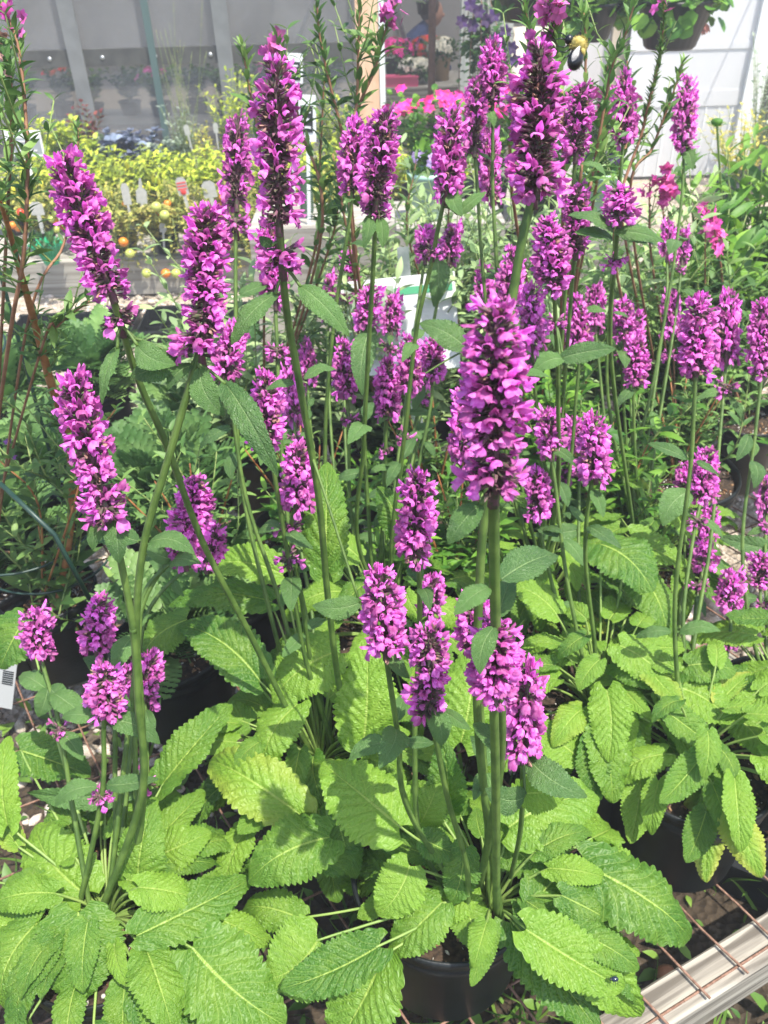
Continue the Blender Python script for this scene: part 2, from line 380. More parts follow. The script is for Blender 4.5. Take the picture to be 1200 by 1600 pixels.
# ------------------------------------------------------------------ betony leaf blades (shared variants)
def leaf_blade(W, seed, arch=.12, fold=.15, curl=.1, twist=.0, nu=124, nv=27, N=17, narrow=0.0, Nv=9.0, A=.034):
    rng = np.random.default_rng(seed); u = np.linspace(0, 1, nu); v = np.linspace(-1, 1, nv); U, Vv = np.meshgrid(u, v, indexing='ij')
    av = np.abs(Vv); Uc = np.clip(U, .0, 1)
    sh = np.sin(np.pi * np.clip(Uc, .004, .996) ** (.57 + .16 * narrow)) ** (.58 + .17 * narrow)
    w = W / 2 * sh
    ph = rng.uniform(0, 6.28, 6); irr = 1 + .03 * np.sin(U * 9 + ph[0] + Vv) + .02 * np.sin(U * 17 + ph[1] - Vv * 2)
    teeth = np.abs(np.sin(np.pi * (N * U + .15 * np.sin(U * 12 + ph[2])))) ** .9
    w = w * irr * (1 + (.125 * (teeth - .6)) * av ** 7)
    back = .125 * (1 - narrow) * av ** 1.6 * np.exp(-(U / .085) ** 2)
    x = Vv * w; y = U - back + .02 * av ** 2 * np.sin(np.pi * U)
    z = arch * (4 * U * (1 - U)) * 1.0 + fold * np.abs(x) - curl * av ** 2 * w * 1.2
    z += .045 * W * av ** 3 * np.sin(2 * np.pi * (2.3 * U) + ph[3] + (Vv > 0) * 2.1) + .02 * W * av ** 2 * np.sin(2 * np.pi * 6 * U + ph[4] + (Vv > 0) * 1.3)
    Nq = Nv * rng.uniform(.85, 1.15); t = (U - .40 * av + .13 * av * av + .010 * np.sin(7 * U + ph[0]) + .012 * np.sin(5 * av + 9 * U + ph[1] + (Vv > 0) * 2)) * Nq + (Vv > 0) * .35 * np.clip(av / .1, 0, 1)
    s = np.abs(np.sin(np.pi * t)) ** .7
    m2 = np.clip(av / .12, 0, 1) * (1 - .55 * av ** 4)
    tert = .50 + .50 * np.abs(np.sin(np.pi * av * 4.6 + .9 * np.sin(2.2 * np.floor(t) + ph[2]) + .5 * np.sin(11 * U + ph[3]))) ** .7
    z += A * s * m2 * tert * np.sin(np.pi * np.clip(U * 1.02, 0, 1)) ** .3
    z -= .010 * np.exp(-(Vv / .07) ** 2) * (1 - U)
    tw = twist * (U - .3); x2 = x * np.cos(tw) - 0 * z; z2 = z + x * np.sin(tw)
    x2 = x2 + .05 * rng.normal() * 4 * U * (1 - U)
    V = np.stack([x2, y, z2], -1).reshape(-1, 3)
    uv = np.stack([U, Vv * .5 + .5], -1).reshape(-1, 2)
    mb = MB(); mb.add(V, grid_faces(nu, nv).tolist(), 0, uv, t.ravel()); return mb
BL = []; 
for i, (W, ar, fo, cu, tw, na_) in enumerate([(.60, .10, .12, .10, .2, 0), (.50, .16, .10, .15, -.3, 0), (.68, .08, .16, .10, .15, 0), (.44, .20, .20, .12, .3, 0), (.55, .05, .25, .06, -.2, 0),
                                          (.60, .22, .02, .22, .1, 0), (.48, .12, .35, .05, -.4, 0), (.72, .12, .08, .14, -.15, 0), (.40, .10, .12, .10, .35, .4), (.52, -.05, .22, .05, .4, 0)]):
    BL.append((leaf_blade(W, 10 + i, ar, fo, cu, tw, narrow=na_).mesh('leaf_blade', [M_leaf]), W))
SL = []
for i, (W, ar, fo, cu, tw) in enumerate([(.30, .12, .25, .08, .3), (.34, .18, .15, .12, -.3), (.26, .08, .35, .05, .5), (.38, .15, .12, .15, .1)]):
    SL.append((leaf_blade(W, 40 + i, ar, fo, cu, tw, nu=70, nv=19, N=16, narrow=.8, Nv=9.0, A=.014).mesh('stem_leaf_blade', [M_sleaf]), W))

def leaf_matrix(base, tip, nrm, wscale):
    base = Vector(base); tip = Vector(tip); Y = tip - base; L = Y.length; Y = Y.normalized(); X = Y.cross(Vector(nrm)).normalized(); Z = X.cross(Y)
    M = Matrix((X * (L * wscale), Y * L, Z * L)).transposed().to_4x4(); M.translation = base; return M
def put_leaf(parent, base, tip, width, nrm=(0, -.35, 1), crown=None, rng=random, name='leaf', lib=None, vi=None):
    """width in metres; picks the closest variant"""
    lib = lib or BL; L = (Vector(tip) - Vector(base)).length; k = width / L
    if vi is None:
        c = sorted(range(len(lib)), key=lambda i: abs(lib[i][1] - k))[:4]; vi = rng.choice(c)
    me, W = lib[vi]; n = Vector(nrm) + Vector((rng.uniform(-.15, .15), rng.uniform(-.15, .15), 0))
    o = link(name, me, parent, leaf_matrix(base, tip, n, k / W))
    if crown is not None:
        b = Vector(base); c = Vector(crown); d = (Vector(tip) - b).normalized(); dist = (b - c).length
        m1 = c.lerp(b, .45) + Vector((0, 0, dist * .10)); m2 = c.lerp(b, .85) + Vector((0, 0, dist * .03))
        P = catmull([c, m1, m2, b + d * L * .03], 5); mb = MB(); tube(mb, P, [.0022, .0016, .0013], 6)
        centred('petiole', mb, [M_petiole], o, at=c)
    return o

# ------------------------------------------------------------------ flower spikes (shared variants)
def floret(seed):
    r = np.random.default_rng(seed); parts = []
    def patch(X, Y, Z): nu, nv = X.shape; return np.stack([X, Y, Z], -1).reshape(-1, 3), grid_faces(nu, nv)
    # tube
    n = 6; a = np.linspace(0, 2 * np.pi, n, endpoint=False); V = []
    for (x, z, rr) in ((0, 0, .05), (.3, .015, .062), (.52, .05, .09), (.64, .07, .125)):
        V.append(np.stack([np.full(n, x), rr * np.cos(a), z + rr * np.sin(a)], -1))
    V = np.concatenate(V); Fc = np.array([(i * n + j, i * n + (j + 1) % n, (i + 1) * n + (j + 1) % n, (i + 1) * n + j) for i in range(3) for j in range(n)])
    parts.append((V, Fc))
    A, B = np.meshgrid(np.linspace(0, 1, 5), np.linspace(-1, 1, 5), indexing='ij')
    k = r.uniform(.8, 1.25)
    parts.append(patch(.58 + .42 * A * (1 - .18 * B ** 2), B * .15 * np.sin(np.pi * (.28 + .55 * A)), .15 + .20 * k * A - .13 * B ** 2 - .06 * A ** 3))
    A, B = np.meshgrid(np.linspace(0, 1, 6), np.linspace(-1, 1, 7), indexing='ij')
    lob = 1 - .22 * np.abs(np.sin(1.5 * np.pi * B)) * A - .30 * B ** 2; d = r.uniform(.8, 1.5)
    parts.append(patch(.58 + .40 * A * lob, B * (.10 + .15 * np.sin(np.pi * A * .8)), -.02 - .16 * d * A ** 1.6 - .03 * np.cos(2 * np.pi * B) * A - .10 * B ** 2 * A + r.uniform(-.02, .02)))
    V = np.concatenate([p[0] for p in parts]); off = 0; FF = []
    for p in parts: FF.append(p[1] + off); off += len(p[0])
    return V, np.concatenate(FF)
FLO = [floret(s) for s in range(5)]
def calyx():
    n = 5; a = np.arange(n) / n * 2 * np.pi; V = [[0, .06 * math.cos(t), .06 * math.sin(t)] for t in a] + [[.34, .11 * math.cos(t), .11 * math.sin(t)] for t in a]
    V += [[.56, .14 * math.cos(t + .6), .14 * math.sin(t + .6)] for t in a]
    Fc = [(i, (i + 1) % n, n + (i + 1) % n, n + i) for i in range(n)] + [(n + i, n + (i + 1) % n, 2 * n + i, 2 * n + i) for i in range(n)]
    return np.array(V, float), Fc
CV, CF = calyx(); CF = [f if f[2] != f[3] else f[:3] for f in CF]
def euler(yaw, pitch, roll):
    cy, sy, cp, sp, cr, sr = np.cos(yaw), np.sin(yaw), np.cos(pitch), np.sin(pitch), np.cos(roll), np.sin(roll); z = np.zeros_like(yaw); o = z + 1
    Rz = np.array([[cy, -sy, z], [sy, cy, z], [z, z, o]]).transpose(2, 0, 1); Ry = np.array([[cp, z, -sp], [z, o, z], [sp, z, cp]]).transpose(2, 0, 1)
    Rx = np.array([[o, z, z], [z, cr, -sr], [z, sr, cr]]).transpose(2, 0, 1); return Rz @ Ry @ Rx
def make_spike(L, R, seed, dens=.95, gaps=(), core=None, whorl=None, bare=0.0):
    """spike along +Z, height L, radius R"""
    rng = np.random.default_rng(seed); mb = MB(); l = R - .003
    tube(mb, [(0, 0, -.012), (0, 0, L * .5), (0, 0, L * .93)], [.0035, .003, .0018], 6, 1, tint=.4)
    dz = R * .235; zs = np.arange(dz * .4, L - R * .25, dz) if whorl is None else np.array(whorl)
    yaw = []; pit = []; rol = []; T = []; sc_ = []; keep = []
    for i, z in enumerate(zs):
        f = z / L; n = 11 if f < .85 else 8; a0 = i * .37 + rng.uniform(0, .3)
        topf = np.clip((f - .72) / .28, 0, 1) if whorl is None else 0
        wsc = rng.uniform(.84, 1.10); lop = rng.uniform(0, 6.28)
        for j in range(n):
            a = a0 + j / n * 6.2832 + rng.normal(0, .16)
            yaw.append(a); pit.append(rng.normal(.10, .27) + topf ** 1.5 * 1.05 + (-.30 * (1 - f) ** 3 if whorl is None else 0)); rol.append(rng.normal(0, .7))
            rr = .0035 * (1 - .5 * topf); T.append((math.cos(a) * rr, math.sin(a) * rr, z + rng.normal(0, dz * .5)))
            sc_.append(l * wsc * (1 + .10 * math.cos(a - lop)) * rng.uniform(.66, 1.16) * (1 - .22 * topf) * (1 - .10 * (f < .12)) * (1.05 - .11 * f if whorl is None else 1))
            d = dens
            for (g0, g1, gd) in gaps:
                if g0 < f < g1: d = gd
            # one side of the spike is balder than the other, as on the real ones
            if bare and math.cos(a - 4.7) > .5: d *= (1 - bare)
            keep.append(rng.uniform() < d)
    # bud tuft at the tip
    if whorl is None:
        for j in range(12):
            a = j * 2.4; yaw.append(a); pit.append(1.0 + rng.uniform(0, .45)); rol.append(0); T.append((math.cos(a) * .002, math.sin(a) * .002, L - R * .55 + rng.uniform(0, .003))); sc_.append(l * rng.uniform(.55, .8)); keep.append(j % 2 == 0)
    yaw, pit, rol, T, sc_, keep = map(np.array, (yaw, pit, rol, T, sc_, keep))
    Rm = euler(yaw, pit, rol) * sc_[:, None, None]
    tn = rng.uniform(0, 1, len(T))
    quads = [f for f in CF if len(f) == 4]; tris = [f for f in CF if len(f) == 3]
    instance(mb, CV, quads, Rm * 1.05, T, 1, tn); instance(mb, CV, tris, Rm * 1.05, T, 1, tn)
    dead = keep & (rng.uniform(0, 1, len(T)) < .05); keep = keep & ~dead
    which = rng.integers(0, 5, len(T))
    for k in range(5):
        s = keep & (which == k)
        if s.any(): instance(mb, FLO[k][0], FLO[k][1], Rm[s], T[s], 0, tn[s])
    s = dead
    if s.any(): instance(mb, FLO[0][0], FLO[0][1], Rm[s] * np.array([.75, .5, .5])[None, None, :], T[s], 2)
    # small bracts
    V, Fc = tleaf(.3, 4, 3); n = max(4, int(len(zs) * .8)); a = rng.uniform(0, 6.28, n); zz = rng.choice(zs, n)
    D = np.stack([np.cos(a), np.sin(a), rng.uniform(-.4, .3, n)], -1)
    instance(mb, V, Fc, frames(D, np.tile([0, 0, 1.], (n, 1))) * R * .55, np.stack([np.cos(a) * .003, np.sin(a) * .003, zz], -1), 1, np.full(n, .9))
    return mb.mesh('spike', [M_petal, M_calyx, M_dry])
SPK = {}
R0 = .0215
def spk(key, *a, **k): SPK[key] = (make_spike(*a, **k), a[0])
spk('x0', .125, R0, 1, .95, [(.03, .35, .68), (.12, .22, .4)], bare=.2)
spk('x1', .115, R0, 2, .94, [(.03, .5, .68), (.08, .26, .45)], bare=.5)
spk('x2', .105, R0, 3, .95, [(.05, .25, .65)], bare=.15)
spk('m0', .080, R0, 4, .95, [(.1, .25, .7)]); spk('m1', .080, R0, 5, .92, [(.05, .45, .6)], bare=.4); spk('m2', .072, R0, 6, .96, [(.2, .3, .75)])
spk('s0', .055, R0, 7, .98); spk('s1', .052, R0, 8, .95, [(.1, .4, .7)]); spk('s2', .040, R0, 9, .98); spk('s3', .045, R0, 10, .97)
spk('w0', .016, R0, 11, .6, whorl=[.002, .006, .010]); spk('w1', .014, R0, 12, .42, whorl=[.003, .008])
def pick_spike(ratio, rng, key=None):
    if key: return SPK[key]
    c = sorted([k for k in SPK if k[0] != 'w'], key=lambda k: abs(SPK[k][1] / (2 * R0) - ratio))[:2]; return SPK[rng.choice(c)]

# ------------------------------------------------------------------ betony plants
POTS = {
 'A': dict(base=(760, 1400), r=.118, label='front betony in a black pot, its tall thick purple spike standing left of the bee', n=46),
 'B': dict(base=(165, 1420), r=.11, label='betony at the lower left corner with crossing stems and low flower heads', n=44),
 'C': dict(base=(500, 1180), r=.11, label='betony left of the middle with one very tall spike in front of the black plaque', n=40),
 'F': dict(base=(600, 985), r=.10, label='betony just in front of the white and green placard with many slim stems', n=34),
 'G': dict(base=(850, 930), r=.10, label='betony behind the front plant, its stems rising under the bee', n=36),
 'D': dict(base=(935, 1100), r=.11, label='betony right of the middle with small round heads above broad bright leaves', n=40),
 'E': dict(base=(1085, 1180), r=.11, label='betony at the right above the wire mesh, leaves hanging over its pot', n=34),
 'N': dict(base=(1010, 880), r=.10, label='rear betony at the right whose tallest spike stands before the white panel', n=30),
 'J': dict(base=(1225, 1100), r=.10, label='betony cut off by the right edge of the photo', n=26),
}
GRP = 'potted betonies in bloom on the mesh bench'
RH = .42
for k, p in POTS.items():
    b = PZ(*p['base'], RH); p['w'] = b
POTS['A']['w'] = PZ(698, 1352, RH); POTS['A']['crown'] = PZ(768, 1405, RH)
def stem_path(pot, wps, Dtop, crown):
    """straight-ish 3-D stem whose side profile runs from the crown to the flower; waypoints are photo positions"""
    top = PD(wps[0][0], wps[0][1], Dtop); pts = [top]
    for (px, py) in wps[1:]:
        d = ray(px, py); Yb, zb, Yt, zt = crown.y, crown.z, top.y, top.z
        # point C0+d*t on line (Y,z)
        ny, nz = (zt - zb), -(Yt - Yb); t = ((Yb - C0.y) * ny + (zb - C0.z) * nz) / (d.y * ny + d.z * nz)
        pts.append(C0 + d * t)
    pts = [top] + [q for q in pts[1:] if crown.z + .02 < q.z < top.z - .005] + [crown]
    return pts
# (pot, [spikes: (topx,topy,botx,boty,width,key)], whorls [(x,y,w)], stem waypoints, stem leaves [(bx,by,tx,ty,w)])
ST = [
 ('A', [(775, 468, 772, 752, 128, 'x0')], [(772, 775, 120)], [(772, 850), (775, 1000), (781, 1200)], [(750, 788, 700, 850, 40)]),
 ('A', [(655, 732, 648, 872, 72, 'm0')], [], [(655, 900), (655, 1000), (648, 1180), (662, 1330)], []),
 ('A', [(592, 884, 602, 1012, 76, 'm2')], [], [(604, 1030), (622, 1150), (640, 1270)], [(608, 1015, 640, 1060, 22)]),
 ('A', [(672, 972, 670, 1108, 80, 'm1')], [], [(680, 1150), (700, 1250), (730, 1360)], [(676, 1105, 690, 1165, 36), (690, 1110, 735, 1140, 20)]),
 ('A', [(738, 925, 745, 1010, 72, 's1')], [], [(750, 1080), (760, 1250)], []),
 ('A', [(776, 965, 772, 1085, 98, 'm0')], [], [(772, 1120), (775, 1250)], []),
 ('A', [(828, 1030, 815, 1172, 78, 'm2')], [], [(817, 1200), (813, 1300), (795, 1385)], [(820, 1245, 758, 1232, 44), (820, 1240, 885, 1240, 62)]),
 ('A', [(845, 62, 838, 288, 104, 'x1')], [(826, 300, 96)], [(815, 380), (790, 540), (765, 750), (750, 900), (748, 1150)], [(858, 270, 845, 290, 10)]),
 ('B', [(320, 318, 322, 512, 86, 'x2')], [(308, 556, 96)], [(300, 590), (262, 720), (225, 850), (213, 980), (221, 1120), (223, 1250)], [(312, 575, 352, 650, 40), (352, 600, 435, 745, 42), (300, 570, 262, 610, 22)]),
 ('B', [(108, 582, 168, 805, 82, 'x2')], [(178, 800, 92)], [(185, 860), (208, 985), (216, 1100), (220, 1250)], [(178, 812, 186, 880, 40), (165, 815, 145, 860, 24)]),
 ('B', [(303, 742, 305, 812, 62, 's0')], [(330, 846, 70)], [(275, 858), (225, 940), (212, 1040)], [(275, 875, 225, 850, 22)]),
 ('B', [(285, 800, 290, 872, 62, 's2')], [], [(255, 890), (222, 940), (210, 1080)], []),
 ('B', [(335, 815, 325, 880, 56, 's3')], [], [(290, 890), (230, 960), (212, 1090)], []),
 ('B', [(52, 948, 62, 1020, 60, 's3')], [], [(70, 1050), (92, 1130), (115, 1270)], [(78, 1075, 110, 1095, 34), (75, 1075, 60, 1120, 30)]),
 ('B', [(155, 928, 152, 1008, 60, 's0')], [], [(160, 1030), (178, 1100), (180, 1250)], []),
 ('B', [(164, 1035, 166, 1108, 66, 's0')], [], [(162, 1140), (158, 1250)], []),
 ('B', [(205, 1038, 200, 1095, 44, 's2')], [], [(205, 1150), (210, 1260)], []),
 ('B', [(238, 1015, 226, 1095, 56, 's1')], [], [(228, 1130), (228, 1240)], [(215, 1238, 42, 1238, 38)]),
 ('C', [(430, 82, 436, 345, 88, 'x1')], [(442, 440, 88)], [(447, 480), (468, 600), (498, 780), (512, 930), (528, 1060), (545, 1150)], [(470, 448, 546, 526, 38), (430, 460, 362, 540, 34), (425, 385, 405, 370, 16), (562, 942, 488, 946, 34)]),
 ('C', [(95, 242, 172, 452, 88, 'x2')], [(196, 532, 80)], [(215, 590), (262, 700), (318, 850), (390, 990), (450, 1110)], [(215, 540, 275, 570, 40), (275, 555, 205, 588, 44), (183, 545, 160, 632, 24)]),
 ('C', [(370, 178, 370, 312, 56, 'm1')], [(372, 355, 56)], [(368, 420), (370, 620), (378, 760), (420, 950)], []),
 ('C', [(420, 345, 430, 468, 54, 'm0')], [], [(432, 520), (440, 700), (455, 850), (490, 1020)], []),
 ('C', [(418, 578, 415, 680, 66, 's0')], [], [(425, 720), (455, 900), (480, 1040)], []),
 ('C', [(463, 690, 465, 782, 62, 's0')], [], [(455, 830), (470, 930), (488, 1050)], [(510, 890, 512, 722, 68)]),
 ('C', [(452, 580, 460, 650, 42, 's2')], [], [(462, 700), (470, 850), (490, 1000)], []),
 ('C', [(375, 500, 350, 585, 56, 's1')], [], [(360, 620), (385, 780), (440, 950)], []),
 ('C', [(480, 530, 482, 592, 32, 's0')], [], [(483, 640), (500, 850)], []),
 ('F', [(555, 180, 552, 275, 56, 's0')], [(545, 300, 40)], [(545, 350), (520, 520), (508, 700), (520, 850)], []),
 ('F', [(602, 165, 588, 312, 70, 'm1')], [(586, 345, 56)], [(583, 420), (575, 560), (568, 700), (562, 860)], [(576, 340, 568, 388, 20), (594, 340, 598, 388, 20)]),
 ('F', [(707, 165, 698, 302, 62, 'm0')], [], [(688, 340), (672, 420), (650, 520), (632, 680), (612, 850)], [(706, 300, 722, 338, 26), (715, 335, 760, 300, 18)]),
 ('F', [(668, 352, 665, 400, 42, 's2')], [], [(660, 430), (635, 620), (608, 850)], [(682, 400, 678, 480, 32)]),
 ('F', [(708, 352, 702, 402, 42, 's2')], [], [(690, 440), (660, 600), (625, 820)], []),
 ('F', [(546, 393, 545, 442, 36, 's2')], [], [(540, 500), (540, 700), (560, 880)], []),
 ('F', [(515, 430, 516, 476, 30, 's2')], [], [(512, 560), (525, 760), (560, 900)], []),
 ('F', [(580, 445, 575, 512, 50, 's1')], [], [(572, 560), (570, 700), (580, 870)], [(580, 512, 566, 618, 36)]),
 ('F', [(615, 462, 612, 512, 40, 's2')], [], [(608, 560), (600, 750)], []),
 ('F', [(538, 528, 540, 608, 46, 's0')], [], [(545, 660), (548, 800), (570, 900)], []),
 ('F', [(607, 556, 605, 640, 48, 's0')], [], [(603, 680), (598, 820)], []),
 ('F', [(640, 522, 640, 600, 46, 's0')], [], [(638, 640), (618, 800)], [(730, 545, 655, 505, 42)]),
 ('F', [(678, 528, 675, 588, 44, 's1')], [], [(672, 640), (640, 800)], []),
 ('F', [(660, 540, 660, 596, 40, 's2')], [], [(655, 660), (625, 830)], []),
 ('F', [(678, 896, 672, 962, 50, 's1')], [], [(672, 1000)], []),
 ('G', [(770, 62, 770, 140, 48, 's0')], [(770, 160, 44)], [(770, 200), (770, 300), (778, 460), (790, 700), (820, 850)], [(765, 170, 772, 200, 14)]),
 ('G', [(745, 118, 742, 230, 48, 'm1')], [], [(745, 280), (760, 480), (800, 760)], []),
 ('G', [(765, 205, 768, 300, 44, 's1')], [(772, 298, 34)], [(772, 340), (785, 520), (810, 780)], []),
 ('G', [(910, 128, 900, 240, 58, 'm1')], [], [(895, 300), (880, 500), (860, 750)], []),
 ('G', [(902, 284, 900, 392, 56, 'm1')], [], [(895, 430), (880, 620), (862, 820)], []),
 ('G', [(857, 335, 865, 452, 64, 'm0')], [], [(868, 500), (872, 620), (868, 800)], [(875, 560, 962, 545, 30), (880, 560, 830, 585, 26)]),
 ('G', [(803, 384, 795, 470, 46, 's0')], [], [(795, 540), (815, 760)], []),
 ('G', [(757, 420, 757, 470, 38, 's2')], [], [(760, 540), (800, 780)], []),
 ('G', [(826, 442, 832, 532, 50, 's0')], [], [(835, 600), (848, 800)], []),
 ('G', [(725, 600, 728, 718, 54, 'm2')], [(722, 708, 50)], [(732, 760), (790, 880)], []),
 ('G', [(900, 458, 905, 545, 46, 's0')], [], [(902, 600), (880, 800)], []),
 ('D', [(858, 636, 860, 704, 52, 's3')], [], [(868, 760), (885, 900), (915, 1050)], [(860, 700, 900, 730, 16)]),
 ('D', [(922, 646, 930, 738, 60, 's0')], [(925, 620, 34)], [(920, 780), (915, 880), (930, 1040)], []),
 ('D', [(898, 652, 905, 700, 42, 's2')], [], [(905, 780), (905, 940), (925, 1050)], [(905, 828, 833, 836, 26)]),
 ('D', [(838, 728, 842, 802, 50, 's1')], [], [(848, 850), (880, 980)], []),
 ('D', [(880, 705, 880, 750, 34, 's2')], [], [(882, 820), (905, 980)], []),
 ('N', [(930, 444, 930, 506, 38, 's3')], [], [(935, 560), (960, 760)], []),
 ('N', [(972, 468, 975, 522, 42, 's2')], [], [(972, 580), (985, 760)], []),
 ('N', [(992, 488, 990, 540, 38, 's2')], [], [(985, 600), (992, 780)], []),
 ('N', [(996, 528, 994, 592, 42, 's0')], [], [(990, 640), (998, 800)], []),
 ('N', [(978, 113, 975, 205, 46, 's0')], [(974, 214, 34)], [(968, 300), (955, 450), (950, 620), (985, 800)], []),
 ('N', [(970, 290, 968, 342, 60, 's2')], [], [(962, 400), (955, 560), (985, 790)], [(962, 362, 1038, 378, 24)]),
 ('N', [(1075, 118, 1068, 208, 42, 's0')], [(1070, 228, 40)], [(1066, 300), (1050, 430), (1020, 600), (990, 740)], [(1072, 232, 1082, 266, 18)]),
 ('N', [(1045, 345, 1042, 395, 30, 's2')], [], [(1040, 480), (1010, 700)], []),
 ('N', [(1068, 360, 1066, 402, 28, 's2')], [], [(1055, 500), (1020, 720)], []),
 ('N', [(1048, 448, 1048, 520, 36, 's1')], [], [(1045, 560), (1015, 720), (1000, 800)], []),
 ('E', [(1094, 458, 1088, 572, 62, 'm2')], [(1088, 585, 54)], [(1084, 640), (1078, 740), (1055, 930), (1060, 1080)], []),
 ('E', [(1135, 450, 1136, 550, 46, 's0')], [(1128, 618, 44)], [(1125, 680), (1110, 850), (1080, 1060)], [(1140, 620, 1162, 660, 10)]),
 ('E', [(1104, 698, 1098, 772, 48, 's0')], [], [(1085, 830), (1068, 960), (1072, 1100)], [(1076, 768, 1035, 822, 42)]),
 ('E', [(1076, 722, 1070, 770, 40, 's2')], [], [(1072, 830), (1062, 980), (1068, 1100)], []),
 ('E', [(1110, 796, 1108, 834, 36, 's2')], [], [(1100, 900), (1080, 1060)], []),
 ('E', [(1097, 834, 1100, 884, 44, 's2')], [], [(1088, 940), (1078, 1080)], []),
 ('E', [(1143, 888, 1140, 952, 48, 's3')], [], [(1140, 1000), (1115, 1120)], []),
 ('J', [(1190, 468, 1192, 572, 48, 'm2')], [(1180, 590, 40)], [(1180, 680), (1160, 860), (1185, 1030)], [(1170, 680, 1150, 720, 20)]),
 ('J', [(1198, 745, 1198, 800, 34, 's2')], [], [(1196, 880), (1205, 1020)], [(1215, 862, 1122, 838, 30)]),
 ('J', [(1188, 862, 1188, 912, 42, 's1')], [], [(1190, 960), (1205, 1060)], []),
]
# leaves traced from the photo: pot, base, tip, width px, z base, z tip
HL = [
 ('A', 625, 1292, 503, 1192, 122, .545, .57), ('C', 515, 1308, 388, 1378, 96, .50, .47), ('A', 640, 1352, 590, 1430, 78, .50, .46), ('A', 598, 1492, 520, 1635, 118, .45, .38),
 ('A', 592, 1478, 438, 1545, 78, .47, .45), ('A', 497, 1468, 418, 1530, 120, .45, .43), ('A', 690, 1410, 608, 1492, 78, .47, .43), ('A', 722, 1402, 757, 1492, 64, .455, .43),
 ('A', 725, 1325, 705, 1412, 58, .52, .47), ('A', 915, 1352, 1078, 1468, 112, .47, .40), ('A', 822, 1452, 975, 1545, 92, .475, .43), ('A', 800, 1440, 935, 1612, 104, .43, .36),
 ('A', 880, 1420, 1002, 1588, 92, .44, .36), ('A', 835, 1415, 912, 1345, 84, .45, .44), ('A', 795, 1292, 935, 1245, 112, .50, .49), ('A', 770, 1300, 855, 1370, 70, .47, .44),
 ('D', 945, 1128, 958, 1255, 74, .50, .43), ('D', 1002, 1212, 985, 1318, 54, .44, .39), ('E', 1098, 1235, 1102, 1378, 64, .42, .33), ('E', 1122, 1208, 1166, 1338, 46, .43, .35),
 ('E', 1138, 1188, 1088, 1298, 40, .46, .40), ('E', 1042, 1112, 1118, 1168, 50, .52, .48), ('D', 968, 1008, 1048, 1078, 70, .56, .52), ('E', 1045, 1070, 1148, 1135, 86, .50, .48),
 ('D', 938, 850, 1020, 925, 92, .60, .58), ('D', 985, 838, 1075, 885, 56, .58, .56), ('C', 568, 1158, 572, 998, 98, .50, .60), ('C', 525, 1018, 425, 1095, 100, .58, .53),
 ('C', 442, 898, 318, 888, 64, .63, .62), ('C', 425, 940, 262, 948, 62, .58, .57), ('C', 405, 1062, 278, 975, 84, .56, .60), ('C', 292, 968, 222, 1045, 66, .60, .54),
 ('B', 252, 1228, 362, 1100, 68, .50, .55), ('C', 465, 1100, 412, 1212, 70, .54, .48), ('C', 468, 1272, 328, 1188, 92, .48, .47), ('B', 213, 1462, 396, 1372, 84, .47, .45),
 ('B', 300, 1480, 445, 1602, 128, .46, .41), ('B', 122, 1425, 118, 1568, 126, .475, .42), ('B', 30, 1172, 142, 1212, 74, .48, .47), ('B', 62, 1438, 5, 1575, 94, .46, .41),
 ('B', 215, 1548, 325, 1598, 84, .43, .40), ('B', 40, 965, 0, 1045, 82, .60, .55), ('B', 215, 1385, 240, 1245, 76, .46, .53), ('B', 130, 1395, 55, 1290, 108, .45, .46),
 ('B', 12, 1290, 15, 1150, 52, .50, .56), ('C', 500, 1345, 560, 1300, 70, .45, .46), ('A', 470, 1435, 380, 1420, 60, .42, .40), ('B', 240, 1340, 330, 1300, 70, .44, .46),
 ('A', 655, 1290, 690, 1210, 56, .52, .56), ('A', 660, 1310, 715, 1335, 50, .53, .51), ('G', 720, 1160, 735, 1010, 90, .54, .60), ('A', 700, 1260, 690, 1150, 60, .52, .6),
 ('D', 900, 1180, 830, 1130, 70, .47, .49), ('D', 870, 960, 800, 915, 62, .56, .58), ('D', 1000, 900, 1045, 1000, 70, .54, .5), ('E', 1075, 1040, 1150, 1050, 60, .52, .52),
 ('D', 930, 1000, 860, 1040, 60, .5, .5), ('E', 1150, 1120, 1200, 1190, 60, .47, .45), ('F', 620, 830, 590, 760, 50, .62, .68), ('F', 560, 870, 500, 850, 50, .6, .6),
]
